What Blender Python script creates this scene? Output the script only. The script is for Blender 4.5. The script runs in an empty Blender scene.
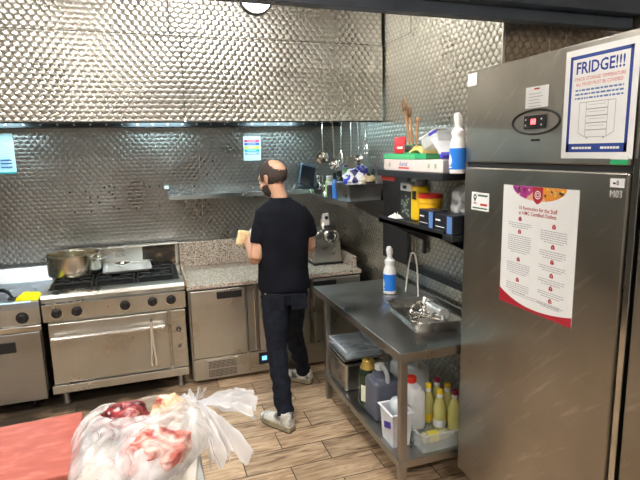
import bpy, bmesh, math, random
from mathutils import Vector, Matrix, noise
random.seed(7)
PI=math.pi
C=bpy.context.scene.collection
S=bpy.context.scene
def V(*a): return Vector(a)
# ------------------------------------------------------------------ materials
def newmat(name):
    m=bpy.data.materials.new(name); m.use_nodes=True
    nt=m.node_tree; b=nt.nodes['Principled BSDF']
    return m,nt,b
def N(nt,t,**k):
    n=nt.nodes.new(t)
    for a,v in k.items(): setattr(n,a,v)
    return n
def L(nt,a,b): nt.links.new(a,b)
def mat(name,col,rough=.5,metal=0,var=.06,scale=18,bump=0,alpha=1,spec=None,emit=None,es=0,stretch=(1,1,1),sss=0,trans=0,coat=0):
    m,nt,b=newmat(name)
    b.inputs['Roughness'].default_value=rough; b.inputs['Metallic'].default_value=metal
    b.inputs['Alpha'].default_value=alpha
    if trans: b.inputs['Transmission Weight'].default_value=trans
    if coat: b.inputs['Coat Weight'].default_value=coat
    if spec is not None: b.inputs['Specular IOR Level'].default_value=spec
    if sss:
        b.inputs['Subsurface Weight'].default_value=sss; b.inputs['Subsurface Radius'].default_value=(.02,.008,.004)
    tc=N(nt,'ShaderNodeTexCoord'); mp=N(nt,'ShaderNodeMapping'); mp.inputs['Scale'].default_value=stretch
    no=N(nt,'ShaderNodeTexNoise'); no.inputs['Scale'].default_value=scale; no.inputs['Detail'].default_value=4
    L(nt,tc.outputs['Object'],mp.inputs['Vector']); L(nt,mp.outputs[0],no.inputs['Vector'])
    r=N(nt,'ShaderNodeValToRGB'); c=Vector(col)
    r.color_ramp.elements[0].position=.3; r.color_ramp.elements[1].position=.7
    r.color_ramp.elements[0].color=(*(c*(1-var)),1); r.color_ramp.elements[1].color=(*[min(1,x*(1+var)) for x in c],1)
    L(nt,no.outputs['Fac'],r.inputs['Fac']); L(nt,r.outputs[0],b.inputs['Base Color'])
    if bump:
        bp=N(nt,'ShaderNodeBump'); bp.inputs['Strength'].default_value=bump; bp.inputs['Distance'].default_value=.004
        L(nt,no.outputs['Fac'],bp.inputs['Height']); L(nt,bp.outputs[0],b.inputs['Normal'])
    if emit:
        b.inputs['Emission Color'].default_value=(*emit,1); b.inputs['Emission Strength'].default_value=es
    return m
def steel(name,col=(.55,.54,.52),rough=.3,axis=0,smear=.5,scr=0.25,wear=False):
    """brushed stainless steel: stretched grain, smears in the gloss"""
    m,nt,b=newmat(name); b.inputs['Metallic'].default_value=1
    tc=N(nt,'ShaderNodeTexCoord')
    st=[1,1,1]; st=[90 if i!=axis else 3 for i in range(3)]
    mp=N(nt,'ShaderNodeMapping'); mp.inputs['Scale'].default_value=st
    n1=N(nt,'ShaderNodeTexNoise'); n1.inputs['Scale'].default_value=1.5; n1.inputs['Detail'].default_value=3
    n2=N(nt,'ShaderNodeTexNoise'); n2.inputs['Scale'].default_value=3.2; n2.inputs['Detail'].default_value=6
    L(nt,tc.outputs['Object'],mp.inputs[0]); L(nt,mp.outputs[0],n1.inputs['Vector']); L(nt,tc.outputs['Object'],n2.inputs['Vector'])
    mr=N(nt,'ShaderNodeMapRange'); mr.inputs[1].default_value=.3; mr.inputs[2].default_value=.75
    mr.inputs[3].default_value=rough*(1-smear*.5); mr.inputs[4].default_value=rough*(1+smear)
    L(nt,n2.outputs['Fac'],mr.inputs[0]); L(nt,mr.outputs[0],b.inputs['Roughness'])
    r=N(nt,'ShaderNodeValToRGB'); c=Vector(col); r.color_ramp.elements[0].position=.35; r.color_ramp.elements[1].position=.65
    r.color_ramp.elements[0].color=(*(c*.9),1); r.color_ramp.elements[1].color=(*(c*1.08),1)
    L(nt,n2.outputs['Fac'],r.inputs[0]); L(nt,r.outputs[0],b.inputs['Base Color'])
    # fine grain and pale wiped scratches, in the colour of the sheet itself
    mr2=N(nt,'ShaderNodeMapRange'); mr2.inputs[3].default_value=1-scr*.35; mr2.inputs[4].default_value=1+scr*.35; L(nt,n1.outputs['Fac'],mr2.inputs[0])
    mm=N(nt,'ShaderNodeVectorMath',operation='SCALE'); L(nt,r.outputs[0],mm.inputs[0]); L(nt,mr2.outputs[0],mm.inputs['Scale'])
    if wear:
        r0=N(nt,'ShaderNodeMapping'); r0.inputs['Rotation'].default_value=(.75,0,0); L(nt,tc.outputs['Object'],r0.inputs[0]); rt=N(nt,'ShaderNodeMapping'); rt.inputs['Scale'].default_value=(1,1.5,13)
        L(nt,r0.outputs[0],rt.inputs[0]); n3=N(nt,'ShaderNodeTexNoise'); n3.inputs['Scale'].default_value=2.2; n3.inputs['Detail'].default_value=8; n3.inputs['Roughness'].default_value=.65
        L(nt,rt.outputs[0],n3.inputs['Vector']); m3=N(nt,'ShaderNodeMapRange'); m3.inputs[1].default_value=.57; m3.inputs[2].default_value=.95; L(nt,n3.outputs['Fac'],m3.inputs[0])
        mx=N(nt,'ShaderNodeMixRGB'); mx.inputs[2].default_value=(.80,.77,.72,1); L(nt,m3.outputs[0],mx.inputs[0]); L(nt,mm.outputs[0],mx.inputs[1]); L(nt,mx.outputs[0],b.inputs['Base Color'])
    else: L(nt,mm.outputs[0],b.inputs['Base Color'])
    return m
def turned(name,ax,col=(.62,.6,.56),cell=.046,rough=.3,an=.75,dirt=.5,bs=.5,edge=.42):
    """engine-turned steel: overlapping ground discs in offset rows, each with a circular grain"""
    m,nt,b=newmat(name); b.inputs['Metallic'].default_value=1
    g=N(nt,'ShaderNodeNewGeometry'); sp=N(nt,'ShaderNodeSeparateXYZ'); L(nt,g.outputs['Position'],sp.inputs[0])
    def M(op,a,bb=None,c=None):
        n=N(nt,'ShaderNodeMath',operation=op)
        for i,x in enumerate((a,bb,c)):
            if x is None: continue
            if isinstance(x,(int,float)): n.inputs[i].default_value=x
            else: L(nt,x,n.inputs[i])
        return n.outputs[0]
    u=M('DIVIDE',sp.outputs[ax],cell); v=M('DIVIDE',sp.outputs[2],cell)
    k=.64; r=.60
    jt=M('FLOOR',M('DIVIDE',M('ADD',v,r),k))
    cands=[]
    for dj in (0,1):
        j=M('SUBTRACT',jt,dj) if dj else jt
        off=M('MULTIPLY',M('PINGPONG',j,1),.5)
        cy=M('MULTIPLY',j,k); dy=M('SUBTRACT',v,cy)
        it=M('FLOOR',M('ADD',M('SUBTRACT',u,off),r))
        for di in (0,1):
            i=M('SUBTRACT',it,di) if di else it
            dx=M('SUBTRACT',u,M('ADD',i,off))
            d=M('SQRT',M('ADD',M('MULTIPLY',dx,dx),M('MULTIPLY',dy,dy)))
            cands.append((dx,dy,d,M('LESS_THAN',d,r)))
    dx,dy,d,_=cands[-1]
    for c in reversed(cands[:-1]):
        def mx(a,bb,f): return M('ADD',M('MULTIPLY',a,f),M('MULTIPLY',bb,M('SUBTRACT',1,f)))
        dx=mx(c[0],dx,c[3]); dy=mx(c[1],dy,c[3]); d=mx(c[2],d,c[3])
    cb=N(nt,'ShaderNodeCombineXYZ'); L(nt,M('MULTIPLY',dy,-1),cb.inputs[ax]); L(nt,dx,cb.inputs[2])
    nv=N(nt,'ShaderNodeVectorMath',operation='NORMALIZE'); L(nt,cb.outputs[0],nv.inputs[0])
    L(nt,nv.outputs[0],b.inputs['Tangent'])
    b.inputs['Anisotropic'].default_value=an
    # slight dish of every disc
    cn=N(nt,'ShaderNodeCombineXYZ'); L(nt,M('MULTIPLY',dx,bs),cn.inputs[ax]); L(nt,M('MULTIPLY',dy,bs),cn.inputs[2])
    va=N(nt,'ShaderNodeVectorMath',operation='ADD'); L(nt,cn.outputs[0],va.inputs[0]); L(nt,g.outputs['Normal'],va.inputs[1])
    vn=N(nt,'ShaderNodeVectorMath',operation='NORMALIZE'); L(nt,va.outputs[0],vn.inputs[0]); L(nt,vn.outputs[0],b.inputs['Normal'])
    n2=N(nt,'ShaderNodeTexNoise'); n2.inputs['Scale'].default_value=2.0; n2.inputs['Detail'].default_value=5
    L(nt,g.outputs['Position'],n2.inputs['Vector'])
    mr=N(nt,'ShaderNodeMapRange'); mr.inputs[1].default_value=.3; mr.inputs[2].default_value=.7; mr.inputs[3].default_value=rough*.85; mr.inputs[4].default_value=rough*1.25
    L(nt,n2.outputs['Fac'],mr.inputs[0]); L(nt,mr.outputs[0],b.inputs['Roughness'])
    rp=N(nt,'ShaderNodeValToRGB'); c=Vector(col); rp.color_ramp.elements[0].position=.35; rp.color_ramp.elements[1].position=.7
    rp.color_ramp.elements[0].color=(*(c*(1-dirt*.35)),1); rp.color_ramp.elements[1].color=(*c,1)
    L(nt,n2.outputs['Fac'],rp.inputs[0])
    sc=N(nt,'ShaderNodeVectorMath',operation='SCALE'); L(nt,rp.outputs[0],sc.inputs[0]); L(nt,M('SUBTRACT',1.08,M('MULTIPLY',M('POWER',M('DIVIDE',d,r),3),edge)),sc.inputs['Scale']); L(nt,sc.outputs[0],b.inputs['Base Color'])
    return m
def floor_mat():
    m,nt,b=newmat('wood_look_tile')
    g=N(nt,'ShaderNodeNewGeometry')
    mp=N(nt,'ShaderNodeMapping'); mp.inputs['Location'].default_value=(.101,-.0865,0)
    L(nt,g.outputs['Position'],mp.inputs[0])
    br=N(nt,'ShaderNodeTexBrick'); br.offset=.5; br.offset_frequency=2
    for k,v in {'Scale':1,'Mortar Size':.0032,'Mortar Smooth':.1,'Bias':0,'Brick Width':.522,'Row Height':.2}.items(): br.inputs[k].default_value=v
    br.inputs['Color1'].default_value=(0,0,0,1); br.inputs['Color2'].default_value=(1,1,1,1); br.inputs['Mortar'].default_value=(.5,.5,.5,1)
    L(nt,mp.outputs[0],br.inputs['Vector'])
    # grain, shifted tile by tile
    sc=N(nt,'ShaderNodeVectorMath',operation='MULTIPLY'); sc.inputs[1].default_value=(2.4,15,1)
    L(nt,g.outputs['Position'],sc.inputs[0])
    ad=N(nt,'ShaderNodeVectorMath',operation='MULTIPLY_ADD'); ad.inputs[1].default_value=(37,53,11)
    L(nt,br.outputs['Color'],ad.inputs[0]); L(nt,sc.outputs[0],ad.inputs[2])
    n1=N(nt,'ShaderNodeTexNoise'); n1.inputs['Scale'].default_value=1.6; n1.inputs['Detail'].default_value=8; n1.inputs['Roughness'].default_value=.62; n1.inputs['Distortion'].default_value=1.2
    L(nt,ad.outputs[0],n1.inputs['Vector'])
    r=N(nt,'ShaderNodeValToRGB'); e=r.color_ramp.elements
    e[0].position=.30; e[0].color=(.09,.055,.033,1); e[1].position=.75; e[1].color=(.70,.54,.37,1)
    x=e.new(.42); x.color=(.36,.235,.14,1); x=e.new(.56); x.color=(.56,.395,.25,1)
    L(nt,n1.outputs['Fac'],r.inputs[0])
    gm=N(nt,'ShaderNodeSeparateXYZ'); L(nt,g.outputs['Position'],gm.inputs[0])
    def Mm(op,a,b_):
        n=N(nt,'ShaderNodeMath',operation=op,use_clamp=op=='MULTIPLY')
        for i,x in enumerate((a,b_)):
            if isinstance(x,(int,float)): n.inputs[i].default_value=x
            else: L(nt,x,n.inputs[i])
        return n.outputs[0]
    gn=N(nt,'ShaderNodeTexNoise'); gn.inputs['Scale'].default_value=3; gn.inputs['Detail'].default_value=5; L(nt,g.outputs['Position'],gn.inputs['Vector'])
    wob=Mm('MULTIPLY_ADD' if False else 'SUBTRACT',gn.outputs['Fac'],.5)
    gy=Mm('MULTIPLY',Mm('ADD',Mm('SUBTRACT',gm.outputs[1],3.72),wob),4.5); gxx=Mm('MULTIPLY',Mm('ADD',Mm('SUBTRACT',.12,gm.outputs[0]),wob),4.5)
    dark_mask=Mm('MULTIPLY',Mm('MULTIPLY',gy,gxx),.88)  # darkens the tiles towards the back left, with a ragged noise edge
    hs=N(nt,'ShaderNodeHueSaturation'); mv=N(nt,'ShaderNodeMapRange'); mv.inputs[3].default_value=.72; mv.inputs[4].default_value=1.12
    L(nt,br.outputs['Color'],mv.inputs[0]); L(nt,mv.outputs[0],hs.inputs['Value']); L(nt,r.outputs[0],hs.inputs['Color'])
    mx=N(nt,'ShaderNodeMixRGB'); mx.inputs[2].default_value=(.028,.022,.018,1)
    L(nt,br.outputs['Fac'],mx.inputs[0]); L(nt,hs.outputs[0],mx.inputs[1])
    mg_=N(nt,'ShaderNodeMixRGB'); mg_.inputs[2].default_value=(.02,.017,.014,1); L(nt,dark_mask,mg_.inputs[0]); L(nt,mx.outputs[0],mg_.inputs[1]); L(nt,mg_.outputs[0],b.inputs['Base Color'])
    b.inputs['Roughness'].default_value=.42
    bp=N(nt,'ShaderNodeBump',invert=True); bp.inputs['Strength'].default_value=.6; bp.inputs['Distance'].default_value=.003
    L(nt,br.outputs['Fac'],bp.inputs['Height']); L(nt,bp.outputs[0],b.inputs['Normal'])
    return m
def granite_mat():
    m,nt,b=newmat('speckled_granite'); g=N(nt,'ShaderNodeNewGeometry')
    v=N(nt,'ShaderNodeTexVoronoi'); v.inputs['Scale'].default_value=150
    n=N(nt,'ShaderNodeTexNoise'); n.inputs['Scale'].default_value=60; n.inputs['Detail'].default_value=5
    L(nt,g.outputs['Position'],v.inputs['Vector']); L(nt,g.outputs['Position'],n.inputs['Vector'])
    r=N(nt,'ShaderNodeValToRGB'); e=r.color_ramp.elements; r.color_ramp.interpolation='CONSTANT'
    e[0].position=0; e[0].color=(.05,.045,.04,1); e[1].position=.2; e[1].color=(.40,.32,.25,1)
    for p,c in ((.38,(.62,.55,.46,1)),(.62,(.50,.37,.27,1)),(.76,(.74,.69,.60,1))): x=e.new(p); x.color=c
    L(nt,v.outputs['Color'],r.inputs[0])
    mx=N(nt,'ShaderNodeMixRGB',blend_type='MULTIPLY'); mx.inputs[0].default_value=.25
    L(nt,r.outputs[0],mx.inputs[1]); L(nt,n.outputs['Fac'],mx.inputs[2]); L(nt,mx.outputs[0],b.inputs['Base Color'])
    b.inputs['Roughness'].default_value=.22
    return m
def ramp_noise(name,stops,scale=8,rough=.4,detail=6,bump=0,dist=0,metal=0,stretch=(1,1,1),sss=0,alpha=1):
    m,nt,b=newmat(name); tc=N(nt,'ShaderNodeTexCoord'); mp=N(nt,'ShaderNodeMapping'); mp.inputs['Scale'].default_value=stretch
    n=N(nt,'ShaderNodeTexNoise'); n.inputs['Scale'].default_value=scale; n.inputs['Detail'].default_value=detail; n.inputs['Distortion'].default_value=dist
    L(nt,tc.outputs['Object'],mp.inputs[0]); L(nt,mp.outputs[0],n.inputs['Vector'])
    r=N(nt,'ShaderNodeValToRGB'); e=r.color_ramp.elements
    e[0].position,e[0].color=stops[0][0],(*stops[0][1],1); e[1].position,e[1].color=stops[-1][0],(*stops[-1][1],1)
    for p,c in stops[1:-1]: x=e.new(p); x.color=(*c,1)
    L(nt,n.outputs['Fac'],r.inputs[0]); L(nt,r.outputs[0],b.inputs['Base Color'])
    b.inputs['Roughness'].default_value=rough; b.inputs['Metallic'].default_value=metal; b.inputs['Alpha'].default_value=alpha
    if sss: b.inputs['Subsurface Weight'].default_value=sss; b.inputs['Subsurface Radius'].default_value=(.02,.006,.003)
    if bump:
        bp=N(nt,'ShaderNodeBump'); bp.inputs['Strength'].default_value=bump; bp.inputs['Distance'].default_value=.005
        L(nt,n.outputs['Fac'],bp.inputs['Height']); L(nt,bp.outputs[0],b.inputs['Normal'])
    return m
def lamp_mat(name,col,s):
    return mat(name,(.8,.8,.8),.4,emit=col,es=s)

# ------------------------------------------------------------------ mesh builder
class MB:
    def __init__(s,rot=None): s.v=[]; s.f=[]; s.mi=0; s.fm=[]; s.fs=[]
    def add(s,vs,fs,smooth=False):
        o=len(s.v); s.v+= [Vector(x) for x in vs]
        for f in fs: s.f.append([o+i for i in f]); s.fm.append(s.mi); s.fs.append(smooth)
        return s
    def m(s,i): s.mi=i; return s
    def box(s,x0,x1,y0,y1,z0,z1,bev=0,seg=2,mtx=None):
        x0,x1=sorted((x0,x1));y0,y1=sorted((y0,y1));z0,z1=sorted((z0,z1))
        bm=bmesh.new(); bmesh.ops.create_cube(bm,size=1)
        for v in bm.verts: v.co=V(x0+(v.co.x+.5)*(x1-x0),y0+(v.co.y+.5)*(y1-y0),z0+(v.co.z+.5)*(z1-z0))
        if bev:
            bev=min(bev,.45*min(x1-x0,y1-y0,z1-z0))
            bmesh.ops.bevel(bm,geom=bm.edges[:],offset=bev,segments=seg,profile=.5,affect='EDGES')
        if mtx: bm.transform(mtx)
        s.bm(bm,seg>2); bm.free(); return s
    def bm(s,bm,smooth=False):
        bm.verts.index_update(); s.add([v.co.copy() for v in bm.verts],[[v.index for v in f.verts] for f in bm.faces],smooth)
    def prism(s,pts,axis,a,b,bev=0):
        """polygon pts in the plane across axis, extruded from a to b"""
        def P(p,t):
            q=list(p); q.insert(axis,t); return q
        bm=bmesh.new(); lo=[bm.verts.new(P(p,a)) for p in pts]; hi=[bm.verts.new(P(p,b)) for p in pts]
        n=len(pts); bm.faces.new(lo); bm.faces.new(hi[::-1])
        for i in range(n): bm.faces.new([lo[i],hi[i],hi[(i+1)%n],lo[(i+1)%n]])
        bmesh.ops.recalc_face_normals(bm,faces=bm.faces)
        if bev: bmesh.ops.bevel(bm,geom=bm.edges[:],offset=bev,segments=2,profile=.5,affect='EDGES')
        s.bm(bm,False); bm.free(); return s
    def lathe(s,prof,c=(0,0,0),seg=32,axis='z',sx=1,sy=1,cap=True):
        """profile [(r,h)...] turned about an axis through c"""
        vs=[];c=Vector(c)
        for r,h in prof:
            for k in range(seg):
                a=2*PI*k/seg; x,y=r*math.cos(a)*sx,r*math.sin(a)*sy
                p={'z':V(x,y,h),'x':V(h,x,y),'y':V(x,h,y)}[axis]; vs.append(c+p)
        fs=[]
        for i in range(len(prof)-1):
            for k in range(seg):
                k2=(k+1)%seg; q=[i*seg+k,i*seg+k2,(i+1)*seg+k2,(i+1)*seg+k]
                fs.append(q if axis!='y' else q[::-1])
        if cap:
            a=list(range(seg)); b=[(len(prof)-1)*seg+k for k in range(seg)]
            fs.append(a[::-1] if axis!='y' else a); fs.append(b if axis!='y' else b[::-1])
        return s.add(vs,fs,True)
    def tube(s,pts,r,seg=10,closed=False,cap=True,sm=None):
        pts=[Vector(p) for p in pts]
        if sm: pts=smooth_path(pts,sm,closed)
        n=len(pts); rr=r if isinstance(r,(list,tuple)) else [r]*n
        if len(rr)!=n: rr=[rr[0]+(rr[-1]-rr[0])*i/(n-1) for i in range(n)]
        vs=[];prev=None
        for i,p in enumerate(pts):
            if closed: t=(pts[(i+1)%n]-pts[i-1])
            else: t=pts[min(i+1,n-1)]-pts[max(i-1,0)]
            t.normalize()
            if prev is None:
                up=V(0,0,1) if abs(t.z)<.9 else V(1,0,0); a=t.cross(up).normalized()
            else:
                a=(prev-t*prev.dot(t)).normalized()
            prev=a; b=t.cross(a)
            for k in range(seg):
                an=2*PI*k/seg; vs.append(p+(a*math.cos(an)+b*math.sin(an))*rr[i])
        fs=[]
        for i in range(n if closed else n-1):
            j=(i+1)%n
            for k in range(seg):
                k2=(k+1)%seg; fs.append([i*seg+k,i*seg+k2,j*seg+k2,j*seg+k])
        if cap and not closed: fs.append(list(range(seg))[::-1]); fs.append([(n-1)*seg+k for k in range(seg)])
        return s.add(vs,fs,True)
    def loft(s,rings,seg=24,cap=True,ex=2.0):
        """rings (centre, half-width vector, half-depth vector)"""
        vs=[]
        for c,a,b in rings:
            c,a,b=Vector(c),Vector(a),Vector(b)
            for k in range(seg):
                t=2*PI*k/seg; ct,st=math.cos(t),math.sin(t)
                vs.append(c+a*math.copysign(abs(ct)**(2/ex),ct)+b*math.copysign(abs(st)**(2/ex),st))
        fs=[]
        for i in range(len(rings)-1):
            for k in range(seg):
                k2=(k+1)%seg; fs.append([i*seg+k,i*seg+k2,(i+1)*seg+k2,(i+1)*seg+k])
        if cap: fs.append(list(range(seg))[::-1]); fs.append([(len(rings)-1)*seg+k for k in range(seg)])
        return s.add(vs,fs,True)
    def ball(s,c,r,seg=20,mtx=None):
        r=r if isinstance(r,(tuple,list)) else (r,r,r); bm=bmesh.new(); bmesh.ops.create_uvsphere(bm,u_segments=seg,v_segments=max(6,seg//2),radius=1)
        mm=Matrix.Translation(c)@(mtx or Matrix())@Matrix.Diagonal((*r,1)); bm.transform(mm); s.bm(bm,True); bm.free(); return s
    def grid(s,fn,nu,nv,th=0,smooth=True):
        vs=[Vector(fn(i/nu,j/nv)) for i in range(nu+1) for j in range(nv+1)]
        fs=[[i*(nv+1)+j,(i+1)*(nv+1)+j,(i+1)*(nv+1)+j+1,i*(nv+1)+j+1] for i in range(nu) for j in range(nv)]
        if th:
            bm=bmesh.new(); b=[bm.verts.new(v) for v in vs]
            for f in fs: bm.faces.new([b[i] for i in f])
            bmesh.ops.recalc_face_normals(bm,faces=bm.faces); bm.normal_update()
            bmesh.ops.solidify(bm,geom=bm.faces[:],thickness=th); s.bm(bm,smooth); bm.free(); return s
        return s.add(vs,fs,smooth)
    def text(s,txt,origin,u,v,size,align='CENTER',off=0,depth=.0002,sx=1,bold=0):
        """real letters laid in the plane (u,v) at origin"""
        cu=bpy.data.curves.new('t','FONT'); cu.body=txt; cu.size=size; cu.align_x=align; cu.align_y='CENTER'; cu.resolution_u=2; cu.offset=bold
        o=bpy.data.objects.new('t',cu); C.objects.link(o); dg=bpy.context.evaluated_depsgraph_get(); dg.update()
        me=bpy.data.meshes.new_from_object(o.evaluated_get(dg)); u,v=Vector(u).normalized(),Vector(v).normalized(); n=u.cross(v); og=Vector(origin)
        s.add([og+u*(x.co.x*sx)+v*x.co.y+n*depth for x in me.vertices],[list(p.vertices) for p in me.polygons])
        bpy.data.objects.remove(o); bpy.data.curves.remove(cu); bpy.data.meshes.remove(me); return s
    def quad(s,o,u,v,x0,x1,y0,y1,n=0):
        o,u,v=Vector(o),Vector(u).normalized(),Vector(v).normalized(); k=u.cross(v)*n
        return s.add([o+u*x0+v*y0+k,o+u*x1+v*y0+k,o+u*x1+v*y1+k,o+u*x0+v*y1+k],[[0,1,2,3]])
    def mesh(s,name,mats):
        me=bpy.data.meshes.new(name); me.from_pydata([tuple(v) for v in s.v],[],s.f)
        for m in mats: me.materials.append(m)
        for p,mi,sm in zip(me.polygons,s.fm,s.fs): p.material_index=mi; p.use_smooth=sm
        me.update(); return me
    def build(s,name,mats,parent=None,origin=None,local=False,remesh=None,smit=0,crease=None,sub=0):
        if not isinstance(mats,(list,tuple)): mats=[mats]
        base=WM.get(parent,Matrix()) if parent else Matrix.Translation(origin or (0,0,0))
        if not local:
            inv=base.inverted(); s.v=[inv@v for v in s.v]
        me=s.mesh(name,mats); o=bpy.data.objects.new(name,me); C.objects.link(o)
        if remesh or sub:
            if remesh:
                r=o.modifiers.new('r','REMESH'); r.mode='VOXEL'; r.voxel_size=remesh; r.use_smooth_shade=True
                if smit: q=o.modifiers.new('s','SMOOTH'); q.factor=.5; q.iterations=smit
            if sub: q=o.modifiers.new('u','SUBSURF'); q.levels=sub; q.render_levels=sub
            dg=bpy.context.evaluated_depsgraph_get(); dg.update()
            m2=bpy.data.meshes.new_from_object(o.evaluated_get(dg)); o.modifiers.clear(); o.data=m2; m2.name=name
            if not m2.materials:
                for m in mats: m2.materials.append(m)
            for p in m2.polygons: p.use_smooth=True
        if parent: o.parent=parent; WM[o]=base.copy()
        else: o.location=origin or (0,0,0); WM[o]=base.copy()
        sharp(o.data)
        return o
def sharp(me,ang=.6):
    # hard edges stay hard on smooth shaded solids
    bm=bmesh.new(); bm.from_mesh(me)
    for e in bm.edges:
        if len(e.link_faces)==2 and e.calc_face_angle(0)>ang: e.smooth=False
    bm.to_mesh(me); bm.free()
def smooth_path(pts,k,closed=False):
    out=[]; n=len(pts)
    g=lambda i: pts[i%n] if closed else pts[max(0,min(n-1,i))]
    for i in range(n if closed else n-1):
        p0,p1,p2,p3=g(i-1),g(i),g(i+1),g(i+2)
        for j in range(k):
            t=j/k; out.append(.5*((2*p1)+(-p0+p2)*t+(2*p0-5*p1+4*p2-p3)*t*t+(-p0+3*p1-3*p2+p3)*t**3))
    if not closed: out.append(pts[-1])
    return out
WM={}
def tag(o,label,cat,group=None,kind=None):
    o['label']=label; o['category']=cat
    if group: o['group']=group
    if kind: o['kind']=kind
    return o
def thing(name,label,cat,loc=(0,0,0),rz=0,group=None):
    o=bpy.data.objects.new(name,None); C.objects.link(o); o.location=loc; o.rotation_euler=(0,0,rz); o.empty_display_size=.05
    WM[o]=Matrix.Translation(loc)@Matrix.Rotation(rz,4,'Z'); return tag(o,label,cat,group)
def struct(o): o['kind']='structure'; return o

# ------------------------------------------------------------------ palette
ST=steel('stainless_steel',(.56,.54,.50),.30,0)
STF=steel('fridge_steel',(.43,.40,.35),.31,1,.3,.10,True)
STD=steel('dull_steel',(.40,.385,.36),.36,0)
STB=steel('worn_table_steel',(.39,.38,.36),.34,1,.6,.3)
STC=steel('cabinet_steel',(.54,.525,.48),.3,2,.6,.2)
STX=mat('polished_steel',(.72,.70,.66),.14,1,.05)
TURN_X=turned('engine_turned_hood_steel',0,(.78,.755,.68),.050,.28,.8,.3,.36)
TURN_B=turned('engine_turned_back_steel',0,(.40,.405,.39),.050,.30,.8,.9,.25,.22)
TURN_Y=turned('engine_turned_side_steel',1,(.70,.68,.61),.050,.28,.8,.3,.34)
BLACK=mat('black_plastic',(.012,.012,.013),.4)
BLKM=mat('black_painted_metal',(.014,.015,.017),.45)
IRON=mat('black_cast_iron',(.014,.013,.013),.55,var=.3,bump=.4,scale=60)
GRAN=granite_mat()
WHITE=mat('white_plastic',(.82,.82,.80),.35)
PAPER=mat('white_paper',(.82,.82,.80),.6,var=.02)
RED=mat('red_plastic',(.65,.03,.02),.35)
YEL=mat('yellow_plastic',(.92,.62,.02),.35)
BLUE=mat('blue_label',(.02,.20,.72),.35)
NAVY=mat('navy_ink',(.012,.05,.28),.5,var=.02)
REDINK=mat('red_ink',(.62,.05,.03),.5,var=.02)
GREYINK=mat('grey_ink',(.36,.36,.38),.6,var=.02)
BLKINK=mat('black_ink',(.02,.02,.02),.6)
CLEAR=mat('clear_plastic',(.86,.90,.92),.12,alpha=.28)
FROST=mat('frosted_plastic',(.80,.85,.88),.3,alpha=.55)
OIL=mat('yellow_oil',(.84,.78,.28),.1,alpha=.66)
GREEN=mat('green_plastic',(.03,.42,.16),.4)
WOOD=ramp_noise('wooden_spoon',[(.3,(.30,.15,.06)),(.7,(.55,.32,.15))],6,.55,stretch=(12,12,1))

# ------------------------------------------------------------------ the room
def slab(name,x0,x1,y0,y1,z0,z1,m): return struct(MB().box(x0,x1,y0,y1,z0,z1).build(name,m))
XW,YB=1.76,4.75
PLAST=mat('cream_wall_paint',(.36,.36,.34),.6,bump=.1)
CEIL=mat('ceiling_paint',(.62,.62,.60),.8)
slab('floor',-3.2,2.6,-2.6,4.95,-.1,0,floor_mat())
slab('ceiling',-3.2,2.6,-2.6,4.95,3.0,3.1,CEIL)
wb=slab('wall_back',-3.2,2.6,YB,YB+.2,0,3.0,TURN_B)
wr=slab('wall_right',XW,2.6,2.27,YB,0,3.0,TURN_Y)
slab('wall_left',-3.2,-3.0,-2.6,YB,0,3.0,mat('dark_olive_paint',(.13,.125,.11),.6))
slab('wall_front',-3.0,2.4,-2.6,-2.4,0,3.0,PLAST)
slab('wall_recess',2.4,2.6,-2.4,2.27,0,3.0,turned('engine_turned_recess_steel',1,(.5,.43,.35),.050,.42,.5,.6,.3))
# joints between the wall panels, drilled holes, cladding edges
j=MB()
for x in (-.42,.46,1.22): j.box(x-.0015,x+.0015,YB-.002,YB,.9,2.1)
j.build('panel_joint',STD,wb)
h=MB(); hp=[]
for px,pz in [(-.62,1.55),(-.5,1.55),(-.35,1.58),(-.31,1.59),(-.27,1.575),(-.31,1.54),(-.29,1.52),(-.27,1.49),(-.47,1.50),(-.41,1.50),(-.47,1.46),(-.40,1.455),(-.29,1.41),(-.25,1.395),(-.6,1.38),(-.47,1.38),(.02,1.57),(.1,1.575),(.09,1.40),(.40,1.56),(.40,1.50),(.41,1.38),(.52,1.39),(.44,1.93),(.50,1.78),(.58,1.78),(.52,1.66)]:
    h.lathe([(.0085,-.0015),(.0085,0)],(px,YB,pz),10,'y')
h.build('screw_holes',BLKINK,wb)
j=MB(); j.box(XW-.002,XW,3.238,3.242,2.62,2.99); j.box(XW-.003,XW,3.24,3.64,2.617,2.622); j.build('panel_joint',STD,wr)
struct(MB().box(XW+.006,2.399,2.255,2.2695,0,2.99).build('trim_1',turned('engine_turned_end_steel',0,(.50,.44,.36),.050,.34,.7,.6,.3)))
j=MB(); j.box(2.03,2.033,2.2535,2.255,1.9,2.9); j.box(2.14,2.143,2.2535,2.255,1.9,2.9); j.build('panel_joint',STX,wr)
j=MB(); j.box(XW-.012,XW+.004,2.262,2.27,0,2.99); j.build('corner_trim',ST,wr)

# camera -----------------------------------------------------------------
cam=bpy.data.cameras.new('camera'); co=bpy.data.objects.new('camera',cam); C.objects.link(co); S.camera=co
yaw,pitch,roll,foc,H=map(math.radians,(18.46,9.9,-1.25,0,0)); foc=511.; H=1.85
fwd=V(math.sin(yaw)*math.cos(pitch),math.cos(yaw)*math.cos(pitch),-math.sin(pitch)); rt=V(math.cos(yaw),-math.sin(yaw),0); up=rt.cross(fwd)
r_=rt*math.cos(roll)+up*math.sin(roll); u_=-rt*math.sin(roll)+up*math.cos(roll)
co.matrix_world=Matrix(((r_.x,u_.x,-fwd.x,0),(r_.y,u_.y,-fwd.y,0),(r_.z,u_.z,-fwd.z,H),(0,0,0,1)))
cam.sensor_width=36; cam.lens=foc/640*36; cam.clip_start=.05; cam.clip_end=50

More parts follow.
